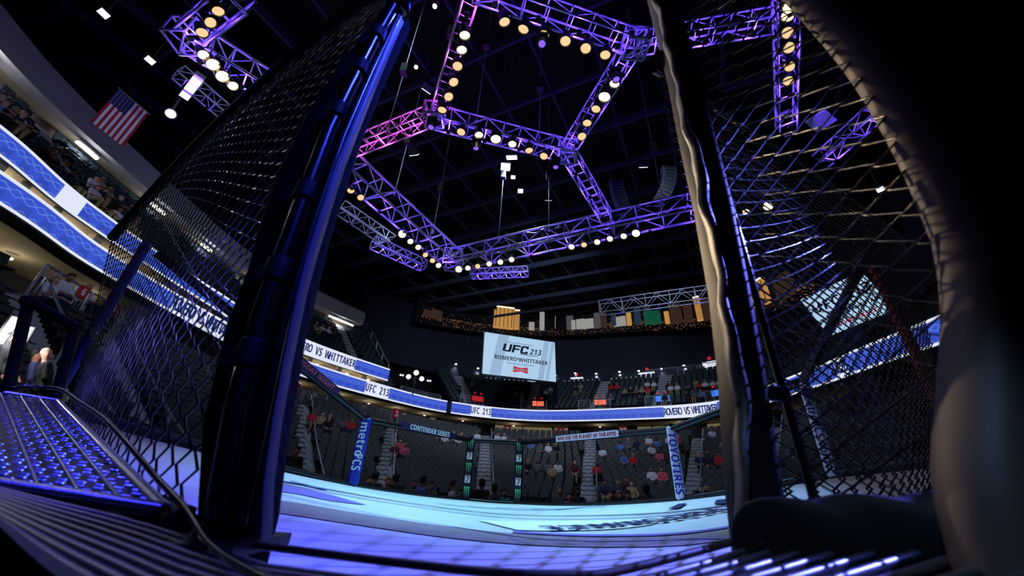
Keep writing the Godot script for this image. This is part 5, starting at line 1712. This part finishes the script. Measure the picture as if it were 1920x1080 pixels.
func people() -> void:
	figures.sit = figure("sit", 0.034)
	figures.sit_lean = figure("sit_lean", 0.034)
	figures.stand = figure("stand", 0.026)
	figures.stand_crossed = figure("stand_crossed", 0.026)
	figures.stand_phone = figure("stand_phone", 0.026)
	figures.stand_fine = figure("stand", 0.016, true)
	var looks := ["cloth_black", "cloth_white", "cloth_red", "cloth_navy", "cloth_grey", "cloth_black", "cloth_white", "cloth_tan", "cloth_pink", "cloth_black", "cloth_blue", "cloth_maroon"]
	var hairs := ["hair_dark", "hair_brown", "hair_dark", "hair_grey", "hair_blond", "hair_brown", ""]
	var skins := ["skin_light", "skin_mid", "skin_light", "skin_dark", "skin_mid"]
	var low_list := [[4.26, 12, 2], [4.34, 12, 7], [4.42, 12, 0], [4.48, 11, 5], [4.70, 12, 4], [4.76, 12, 2], [5.44, 8, 8], [5.50, 7, 8], [5.38, 7, 11], [4.82, 17, 0], [4.86, 17, 4], [6.00, 12, 1], [6.10, 13, 1], [6.16, 12, 1], [6.38, 14, 1], [6.60, 14, 1], [6.66, 14, 6], [7.08, 11, 4], [7.14, 11, 6], [7.02, 11, 0], [6.94, 5, 0], [7.00, 5, 4], [7.16, 5, 4], [7.20, 4, 7], [7.24, 5, 1], [7.42, 5, 11], [7.46, 5, 2], [7.66, 10, 1], [7.82, 12, 10], [7.86, 8, 10], [7.92, 8, 2], [8.18, 4, 1], [8.24, 4, 8], [8.24, 9, 8], [8.34, 9, 11], [8.04, 12, 4], [8.14, 11, 6], [8.10, 14, 6], [8.32, 14, 1], [8.38, 14, 2], [8.44, 12, 0], [8.70, 8, 3], [8.78, 8, 3], [8.88, 8, 2], [8.98, 12, 7], [8.82, 16, 1], [7.72, 0, 3], [7.80, 0, 3], [7.92, 1, 0], [8.0, 0, 7], [7.98, 13, 3], [7.9, 13, 4], [8.2, 13, 10], [1.50, 17, 6], [1.94, 19, 6], [1.60, 18, 1], [6.2, 13, 4], [5.9, 13, 0], [6.72, 13, 3], [6.9, 13, 0], [6.98, 12, 10]]
	var names := {"cloth_black": "black", "cloth_white": "white", "cloth_red": "red", "cloth_navy": "navy", "cloth_grey": "grey", "cloth_tan": "tan", "cloth_pink": "pink", "cloth_blue": "blue", "cloth_maroon": "maroon"}
	for l in low_list:
		var t: float = l[0]
		t = free_seat(t, func(u: float) -> Vector3: return low(u, low_f(l[1]), low_y(l[1])), LOW_AISLES)
		var q := low(t, 0.0, 0) - low(t, 1.0, 0)
		var sh: String = looks[l[2]]
		person(["sit", "sit_lean"][rng.randi() % 2], low(t, low_f(l[1]), low_y(l[1]) + 0.03), atan2(q.x, q.z) + rng.randf_range(-0.3, 0.3), sh, ["cloth_navy", "cloth_black", "cloth_tan"][rng.randi() % 3], hairs[rng.randi() % hairs.size()], skins[rng.randi() % skins.size()], "seated spectator in a %s shirt in the lower stands" % names[sh], "spectators in the lower stands")
	for l in [[7.10, 4, 1], [7.14, 5, 6], [7.36, 5, 0], [7.40, 6, 7], [7.68, 5, 2], [7.72, 5, 2], [7.66, 6, 0], [7.82, 3, 7], [7.86, 3, 0], [7.94, 3, 4], [8.00, 3, 7], [8.03, 3, 2], [7.72, 1, 4], [8.00, 0, 0], [8.04, 5, 1], [8.10, 5, 1], [8.16, 0, 5], [8.32, 3, 1], [8.36, 3, 6], [8.28, 4, 0], [8.50, 3, 4], [8.62, 3, 2], [8.66, 3, 1], [8.72, 3, 6], [8.58, 4, 7], [8.54, 0, 0], [8.62, 0, 4], [8.68, 0, 10], [8.76, 3, 1], [8.8, 4, 0], [6.25, 5, 4], [6.20, 3, 0], [6.82, 4, 0], [6.88, 2, 4]]:
		var t: float = l[0]
		t = free_seat(t, func(u: float) -> Vector3: return bowl(u, 0.65 + l[1] * 0.6, 7.55 + l[1] * 0.42), UP_AISLES)
		var sh: String = looks[l[2]]
		var n := outward(t)
		person(["sit", "sit_lean"][rng.randi() % 2], bowl(t, 0.65 + l[1] * 0.6, 7.55 + l[1] * 0.42), atan2(-n.x, -n.y), sh, ["cloth_navy", "cloth_black", "cloth_tan"][rng.randi() % 3], hairs[rng.randi() % hairs.size()], skins[rng.randi() % skins.size()], "seated spectator in a %s shirt in the upper stands" % names[sh], "spectators in the upper stands")
	for l in [[1.74, 0, 0], [1.78, 1, 11], [1.90, 1, 1], [1.94, 1, 1], [2.26, 4, 7], [2.28, 3, 7], [2.32, 3, 0], [2.18, 3, 1], [2.16, 0, 5], [2.2, 0, 1], [1.92, 0, 4], [1.96, 0, 7], [2.34, 3, 0], [2.38, 2, 7], [1.2, 1, 10], [1.26, 2, 1], [1.3, 2, 8], [4.54, 4, 4], [4.57, 4, 1], [4.66, 4, 1], [1.5, 3, 5], [1.56, 3, 1]]:
		var t: float = l[0]
		t = free_seat(t, func(u: float) -> Vector3: return bowl(u, 2.34 + l[1] * 0.42, 9.28 + l[1] * 0.42), DECK_AISLES)
		var sh: String = looks[l[2]]
		var n := outward(t)
		person("sit", bowl(t, 2.34 + l[1] * 0.42, 9.28 + l[1] * 0.42), atan2(-n.x, -n.y), sh, ["cloth_navy", "cloth_black", "cloth_tan"][rng.randi() % 3], hairs[rng.randi() % hairs.size()], skins[rng.randi() % skins.size()], "seated spectator in a %s shirt on the side deck" % names[sh], "spectators on the side deck")
	# staff and guests standing around the cage: x, z, height, turn, shirt, trousers, hair, skin, pose, label
	var fl := FLOOR_Y
	for s in [
		[-4.51, -8.36, 1.8, 2.2, "cloth_grey", "cloth_black", "hair_dark", "skin_mid", "stand", "person in grey standing by the fence panel next to the door post"],
		[-3.99, -8.62, 1.82, 0.6, "cloth_grey", "cloth_black", "", "skin_mid", "stand_crossed", "bald person in a grey suit beyond the blue post"],
		[-2.83, -9.07, 1.74, 0.3, "cloth_tan", "cloth_tan", "hair_brown", "skin_light", "stand", "person in camouflage tan next to a person in black by the blue post"],
		[-2.68, -8.95, 1.86, 2.8, "cloth_black", "cloth_black", "hair_dark", "skin_light", "stand", "tall person in black seen from behind near the blue post"],
		[-2.46, -9.2, 1.74, 0.2, "cloth_tan", "cloth_tan", "hair_blond", "skin_light", "stand_phone", "blond person in tan raising a hand to the face"],
		[-2.28, -9.1, 1.84, 2.9, "cloth_black", "cloth_black", "hair_dark", "skin_mid", "stand", "person in black with a lanyard between the tan and grey figures"],
		[-1.96, -9.3, 1.73, 0.8, "cloth_grey", "cloth_black", "hair_grey", "skin_light", "stand_crossed", "grey haired person in grey beside the blue patterned shirt"],
		[-1.72, -9.25, 1.82, 2.4, "cloth_blue", "cloth_black", "hair_dark", "skin_mid", "stand", "person in a pale blue patterned shirt seen from behind"],
		[-1.58, -9.5, 1.68, 0.4, "cloth_tan", "cloth_black", "hair_brown", "skin_light", "stand", "person in tan half hidden by the blue patterned shirt"],
		[-1.07, -9.4, 1.74, 1.9, "cloth_white", "cloth_navy", "hair_dark", "skin_light", "stand_phone", "person in a white checked shirt beside the far gate post"],
		[-0.44, -9.49, 1.82, 3.0, "cloth_black", "cloth_black", "hair_dark", "skin_mid", "stand", "person in black standing behind the far gate"],
		[-0.16, -9.5, 1.70, -2.2, "cloth_grey", "cloth_black", "hair_dark", "skin_mid", "stand", "person in a grey suit jacket behind the far gate"],
		[0.06, -9.9, 1.6, 0.4, "cloth_teal", "cloth_black", "hair_brown", "skin_light", "stand", "short person in a teal top behind the far gate"],
		[1.56, -9.7, 1.58, 0.0, "cloth_pink", "cloth_black", "hair_dark", "skin_light", "stand", "short person in a bright pink top beyond the far fence"],
		[1.42, -10.4, 1.76, 0.3, "cloth_grey", "cloth_black", "hair_grey", "skin_light", "stand", "person with pale cap behind the press tables"],
		[1.86, -10.3, 1.74, 0.1, "cloth_black", "cloth_black", "hair_dark", "skin_dark", "stand_crossed", "person in black with folded arms by the press tables"],
		[2.38, -9.2, 1.70, -0.3, "cloth_navy", "cloth_navy", "hair_brown", "skin_light", "stand", "person in navy beside the folding chairs"],
		[2.58, -9.25, 1.70, -0.1, "cloth_navy", "cloth_tan", "hair_blond", "skin_light", "stand", "blond person in navy beside the folding chairs"],
		[2.86, -9.6, 1.72, 0.2, "cloth_black", "cloth_black", "hair_dark", "skin_mid", "stand_crossed", "person in a black shirt in front of the first seat row"],
		[3.08, -8.99, 1.9, 2.9, "cloth_black", "cloth_black", "hair_dark", "skin_dark", "stand", "very tall person in black seen from behind near the white post"],
		[3.2, -9.2, 1.66, 0.4, "cloth_pink", "cloth_black", "hair_brown", "skin_light", "stand", "person in pink half hidden by the very tall figure"],
		[3.75, -8.7, 1.72, 0.2, "cloth_teal", "cloth_black", "hair_dark", "skin_light", "stand", "person in teal just past the white post"],
		[3.98, -8.6, 1.8, -0.6, "cloth_red", "cloth_black", "hair_dark", "skin_light", "stand", "person in a red top between teal and white shirts"],
		[4.17, -8.5, 1.9, 0.9, "cloth_white", "cloth_navy", "hair_blond", "skin_light", "stand_phone", "person in a white shirt and straw hat past the white post"],
		[4.55, -8.5, 1.98, 3.0, "cloth_black", "cloth_black", "hair_dark", "skin_dark", "stand", "large person in black seen from behind by the brown door edge"]]:
		person(s[8], Vector3(s[0] * 1.36, fl, s[1] * 1.36), s[3], s[4], s[5], s[6], s[7], s[9], "people standing around the cage", s[2] / 1.75)
	for s in [[-6.99, -13.27, 0.5, "ushers"], [-6.72, -13.4, 0.2, "ushers"]]:
		person("stand", Vector3(s[0], -0.62, s[1]), s[2], "cloth_black", "cloth_black", "hair_dark", "skin_mid", "usher in a black vest at the foot of the lower stands", "ushers at the lower stands")
	# people beyond the walkway frame
	person("stand_fine", Vector3(-8.98, 0.7, -7.95), 2.6, "suit_dark", "suit_dark", "", "skin_light", "bald person in a dark jacket seen from behind beyond the walkway frame", "", 1.0)
	person("stand", Vector3(-9.38, 0.9, -7.55), 2.0, "suit_dark", "suit_dark", "hair_dark", "skin_light", "dark haired person in a dark suit beside the lit doorway", "", 1.02)
	person("stand", Vector3(-9.3, 0.7, -8.05), 2.4, "cloth_navy", "suit_dark", "hair_dark", "skin_mid", "person in navy between the two dark suits", "", 0.97)
	for k in 3:
		var q := get_child(get_child_count() - 1 - k) as Node3D   # they lean back on the rail as they wait
		q.basis = Basis(Vector3(-0.78, 0, -0.63).normalized(), deg_to_rad(-20.0)) * q.basis
		q.scale = Vector3(0.84, 1.0, 0.84)
	var mb := MB.new()
	mb.box(Transform3D(Basis(), Vector3(-9.2, -0.3, -7.8)), Vector3(1.0, 1.9, 1.1), 0.03)
	tag(part(self, "platform", mb.mesh(), M.vinyl_black), "low black platform at the end of the walkway", "platform")
	# straw hat on the white shirt
	mb = MB.new()
	mb.lathe([Vector2(0.16, 0.0), Vector2(0.1, 0.015), Vector2(0.1, 0.015), Vector2(0.095, 0.09), Vector2(0.0, 0.1)], 16)
	tag(part(self, "straw_hat", mb.mesh(), M.cloth_tan, Transform3D(Basis(), Vector3(4.17 * 1.36, FLOOR_Y + 1.81, -8.5 * 1.36))), "straw hat worn with the white shirt past the white post", "hat")

# ---------------------------------------------------------------- smaller things
const DOWN := [[6.28, 13.6], [7.15, 13.2], [7.31, 13.4], [7.49, 13.2], [7.7, 13.2], [7.89, 13.1], [8.16, 13.1], [8.4, 13.2], [8.58, 13.1], [6.7, 13.4], [6.5, 13.5]]
func details() -> void:
	# hoist cables and chain hoists
	for c in [[Vector3(-2.1, 8.2, -6.0), "far inner ring truss"], [Vector3(-1.1, 8.2, -6.25), "far inner ring truss"], [Vector3(0.5, 8.2, -6.65), "far inner ring truss"], [Vector3(-3.9, 8.3, -9.2), "outer truss"], [Vector3(-3.0, 8.3, -11.2), "outer truss"], [Vector3(-0.6, 8.3, -11.5), "outer truss"], [Vector3(1.2, 8.3, -10.7), "outer truss"], [Vector3(-3.4, 8.2, -6.6), "pink link truss"], [Vector3(4.6, 8.3, -9.0), "outer truss"], [Vector3(-6.2, 8.2, -4.1), "short truss"], [Vector3(5.3, 8.2, -4.4), "gate truss"]]:
		var o := thing("hoist_cable", "thin grey hoist cable rising from the %s" % c[1], "cable", c[0], "hoist cables")
		bar(o, "cable", Vector3.ZERO, Vector3(0, 12.0, 0), 0.014, M.rail_metal)
		block(o, "hoist_motor", Vector3(0, 2.2 + fposmod(c[0].x * 3.0, 1.5), 0), Vector3(0.2, 0.4, 0.2), M.can_black)
		block(o, "hook", Vector3(0, 0.12, 0), Vector3(0.07, 0.16, 0.05), M.rail_metal)
	# cable bundles draped along the outer truss and link truss
	for c in [[Vector3(2.0, 8.45, -10.4), Vector3(5.5, 8.5, -8.7), "between the link truss and the door edge"], [Vector3(-1.6, 8.42, -12.1), Vector3(1.6, 8.42, -10.5), "between its far corner and the link truss"]]:
		var mb := MB.new()
		var pts := []
		for i in 30: pts.append(c[0].lerp(c[1], i / 29.0) + Vector3.UP * (0.06 * sin(i * 1.1)))
		mb.path(pts, 0.05, 8)
		tag(part(self, "cable_bundle", mb.mesh(), M.cable_black), "black cable bundle on the outer truss %s" % c[2], "cable", "cable bundles on the truss")
	# two curved loudspeaker arrays
	for s in [[Vector3(4.92, 14.0, -13.9), 1.0, "curved loudspeaker array hanging beyond the link truss"], [Vector3(7.25, 14.2, -13.1), -1.0, "curved loudspeaker array hanging nearer the gate post"]]:
		var o := thing("speaker_array", s[2], "loudspeaker", s[0], "hanging loudspeaker arrays")
		var p := Vector3.ZERO
		for k in 11:
			var a: float = 0.06 + k * 0.07
			var b := Basis(Vector3(0, 0, 1), s[1] * (a - 0.05) * 0.9) * Basis(Vector3.RIGHT, a * 0.6)
			block(o, "cabinet", p, Vector3(0.62, 0.17, 0.34), M.speaker_grey, b)
			part(o, "grille", unit_box, M.can_black, Transform3D(b * Basis.from_scale(Vector3(0.5, 0.1, 0.02)), p + b * Vector3(0, 0, 0.18)))
			p += b * Vector3(0, -0.185, 0)
		bar(o, "rigging_bar", Vector3(-0.3, 0.12, 0), Vector3(0.3, 0.12, 0), 0.03, M.steel_black)
		bar(o, "chain", Vector3(0, 0.12, 0), Vector3(0, 6.0, 0), 0.012, M.cable_black)
	# floodlights in the roof
	for s in [[Vector3(-0.53, 12.0, -11.34), 0.34, "bright white floodlight hung beyond the far inner ring truss"], [Vector3(-0.2, 12.0, -11.9), 0.16, "small white floodlight beside the bright one"], [Vector3(0.15, 12.0, -12.72), 0.2, "square white floodlight below the bright one"], [Vector3(-12.4, 12.0, -6.2), 0.2, "square white floodlight high above the side deck"], [Vector3(-12.16, 12.0, -7.55), 0.2, "square white floodlight above the flag"], [Vector3(15.2, 12.0, -11.5), 0.2, "square white floodlight beyond the open gate"]]:
		var o := thing("flood_lamp", s[2], "floodlight", s[0])
		var b := facing(Vector3(0, 0, -3) - s[0])
		part(o, "housing", unit_soft, M.can_black, Transform3D(b * Basis.from_scale(Vector3(s[1] * 1.3, s[1] * 1.1, 0.2)), b * Vector3(0, 0, -0.12)))
		part(o, "lens", unit_box, M.lens_white, Transform3D(b * Basis.from_scale(Vector3(s[1] * 1.1, s[1] * 0.85, 0.02)), Vector3.ZERO))
		bar(o, "bracket", Vector3.ZERO, Vector3(0, 1.2, 0), 0.025, M.can_black)
		spot(o, Color(0.85, 0.92, 1.0), 1.0, s[0] + b * Vector3(0, 0, 0.06), Vector3(0, 0, -3), 55.0, 0.15)
	# two follow spots pointing through the ring
	for s in [[Vector3(-1.75, 8.3, -3.8), "small white spotlight on the ring truss near the door post"], [Vector3(-2.35, 8.3, -5.0), "small white spotlight lower on the ring truss near the door post"]]:
		moving_head(s[0], Vector3(0.0, 0.3, 0.3), Color(0.9, 0.92, 1.0), 1.5, 14.0, s[1], "", "lens_white", 0.06, 0.4)
	# glowing violet-white bar lamp and the oval lamp on its end
	var o := thing("led_bar_lamp", "glowing violet white bar lamp below the corner truss", "stage light", Vector3(-7.55, 8.0, -5.56))
	var d := (Vector3(-7.97, 8, -5.85) - Vector3(-7.21, 8, -5.31))
	var b := facing(d)
	block(o, "housing", Vector3(0, 0.06, 0), Vector3(0.2, 0.1, 0.95), M.can_black, b)
	for k in 9: part(o, "cell_lens", unit_box, M.lens_white if k % 3 else M.lens_violet, Transform3D(b * Basis.from_scale(Vector3(0.17, 0.04, 0.085)), b * Vector3(0, 0, -0.42 + k * 0.105)))
	lamp_light(o, Color(0.7, 0.6, 1.0), 2.0, Vector3(0, -0.15, 0), 0.2)
	o = thing("oval_lamp", "single oval violet lamp hanging beyond the bar lamp", "stage light", Vector3(-8.55, 7.95, -6.25))
	part(o, "lens", head_lens, M.lens_white, Transform3D(facing(Vector3(8.5, -7.5, 5)), Vector3.ZERO))
	part(o, "head", head_body, M.can_black, Transform3D(facing(Vector3(8.5, -7.5, 5)), Vector3.ZERO))
	bar(o, "arm", Vector3.ZERO, Vector3(0.25, 0.5, 0.2), 0.03, M.can_black)
	# downlights on the navy wall
	for s in DOWN:
		var t: float = s[0]
		var n := outward(t)
		var q := thing("wall_downlight", "small white downlight on the navy wall above the upper stands", "lamp", bowl(t, 7.25, s[1]), "wall downlights")
		part(q, "lens", unit_tube, M.lens_white, Transform3D(Basis.from_scale(Vector3(0.13, 0.1, 0.13)), Vector3(0, -0.02, 0)))
		part(q, "cap", unit_tube, M.can_black, Transform3D(Basis.from_scale(Vector3(0.16, 0.12, 0.16)), Vector3(0, 0.09, 0)))
		spot(q, Color(0.92, 0.95, 1.0), 2.2, q.position + Vector3(0, -0.1, 0), q.position + Vector3(n.x * 0.5, -1.0, n.y * 0.5), 36.0, 0.08)
	# corner platform with three blinders
	o = thing("blinder_lamp_rack", "three round white blinder lamps on the corner platform by the side deck end", "stage light", Vector3(-7.9, 8.3, -32.0))
	for s in [[-0.55, -0.1, 0.2], [0.05, 0.28, 0.22], [0.6, -0.22, 0.2], [-1.05, 0.0, 0.07], [-1.25, 0.02, 0.07], [1.15, -0.35, 0.07], [1.35, -0.36, 0.07]]:
		part(o, "lens", unit_tube, M.lens_white, Transform3D(facing(Vector3(7.9, -8, 32)) * Basis(Vector3.RIGHT, PI / 2) * Basis.from_scale(Vector3(s[2], 0.08, s[2])), Vector3(s[0], s[1], 0)))
	bar(o, "rack_pole", Vector3(0.0, -1.6, -0.2), Vector3(0, 0.4, -0.2), 0.05, M.can_black)
	bar(o, "rack_bar", Vector3(-1.4, -0.05, -0.15), Vector3(1.5, -0.3, -0.15), 0.04, M.can_black)
	spot(o, Color(0.9, 0.92, 1.0), 6.0, Vector3(-7.9, 8.3, -31.8), Vector3(0, 0, -10), 50.0, 0.3)
	struct("floor_corner_platform", sweep([Vector2(0.4, 6.9), Vector2(7.4, 6.9), Vector2(7.4, 7.2), Vector2(0.4, 7.2)], 5.33, 6.06, 12), M.floor_dark, "dark camera platform between side deck and upper stands")
	rail_run("platform_rail", [bowl(5.4, 0.6, 7.2), bowl(5.56, 0.6, 7.2), bowl(5.74, 0.6, 7.2), bowl(5.92, 0.6, 7.2)], 0.9, M.rail_metal, "metal rail along the dark corner platform", "")
	# flag hanging in the roof
	o = thing("hanging_flag", "stars and stripes flag hanging vertically above the side deck", "flag", Vector3(-14.3, 12.2, -9.3))
	var fx := Vector3(0.28, -0.14, -0.42).normalized()
	var bas := Basis(fx, Vector3(0.02, 1, 0.0).normalized(), fx.cross(Vector3.UP).normalized())
	o.basis = bas
	var W := 1.0
	for k in 13:
		var x := -W / 2.0 + (k + 0.5) * W / 13.0
		var lng := 1.75 if k > 6 else 1.75
		part(o, "stripe", unit_box, M.flag_red if k % 2 == 0 else M.flag_white, Transform3D(Basis.from_scale(Vector3(W / 13.0, lng, 0.012)), Vector3(x, -lng / 2.0, 0)))
	part(o, "canton", unit_box, M.flag_blue, Transform3D(Basis.from_scale(Vector3(W * 7.0 / 13.0, 0.7, 0.02)), Vector3(-W * 3.0 / 13.0, -0.35, 0)))
	for r in 5:
		for c in 6: part(o, "star", unit_box, M.flag_white, Transform3D(Basis(Vector3.BACK, 0.8) * Basis.from_scale(Vector3(0.025, 0.025, 0.03)), Vector3(-W / 2 + 0.05 + r * 0.1, -0.06 - c * 0.115, 0)))
	bar(o, "hanging_bar", Vector3(-0.55, 0.02, 0), Vector3(0.55, 0.02, 0), 0.02, M.rail_metal)
	# lit doorway boards behind the walkway frame
	for s in [[Vector3(-9.73, 2.5, -7.02)], [Vector3(-9.6, 2.38, -7.2)]]:
		var q := thing("lit_doorway", "bright white lit opening low in the side stands beyond the walkway frame", "doorway", s[0], "lit openings beyond the walkway")
		q.basis = facing(Vector3(0.8, 0, 0.6))
		part(q, "lit_panel", unit_box, M.door_white, Transform3D(Basis.from_scale(Vector3(0.13, 0.6, 0.04)), Vector3.ZERO))
		lamp_light(q, Color(0.97, 0.96, 1.0), 0.8, Vector3(0, 0, 0.25), 0.15)
		for e in [-0.085, 0.085]: bar(q, "jamb", Vector3(e, -0.33, 0.02), Vector3(e, 0.33, 0.02), 0.02, M.can_black)
	# press tables beyond the far fence
	for s in [[1.5, -10.9], [2.4, -10.7], [3.3, -10.4]]:
		var q := thing("press_table", "black draped press table beyond the far fence", "table", Vector3(s[0], FLOOR_Y, s[1]), "press tables")
		block(q, "table_top", Vector3(0, 1.0, 0), Vector3(0.85, 0.05, 0.5), M.can_black)
		block(q, "drape", Vector3(0, 0.5, 0.22), Vector3(0.84, 0.98, 0.03), M.vinyl_black)
		block(q, "monitor", Vector3(0.1, 1.2, 0), Vector3(0.4, 0.26, 0.03), M.can_black)
		for e in [-0.35, 0.35]: bar(q, "leg", Vector3(e, 0, -0.15), Vector3(e, 1.0, -0.15), 0.02, M.can_black)
	# ceiling deflector sheet behind the gate
	var sheet := MB.new()
	sheet.box(Transform3D(Basis(Vector3.UP, 0.5), Vector3(6.85, 8.0, -5.57)), Vector3(0.55, 0.03, 0.4), 0.01)
	tag(part(self, "white_panel", sheet.mesh(), M.print_white), "small white panel hung beside the truss above the open gate", "panel")
	# red corner strip on the cage
	var rp := MB.new()
	rp.path([Vector3(3.77, 0.7, -3.27), Vector3(3.78, 1.5, -3.26), Vector3(3.77, 2.5, -3.26)], 0.045, 10)
	tag(part(self, "corner_post", rp.mesh(), M.red_mesh), "red padded corner post at the end of the gate side panel", "post")
	rp = MB.new()
	rp.path([Vector3(-3.97, 0.7, -3.44), Vector3(-3.98, 1.6, -3.45), Vector3(-3.97, 2.45, -3.44)], 0.045, 10)
	tag(part(self, "corner_post", rp.mesh(), M.pad_blue), "blue padded corner post at the end of the walkway panel", "post")
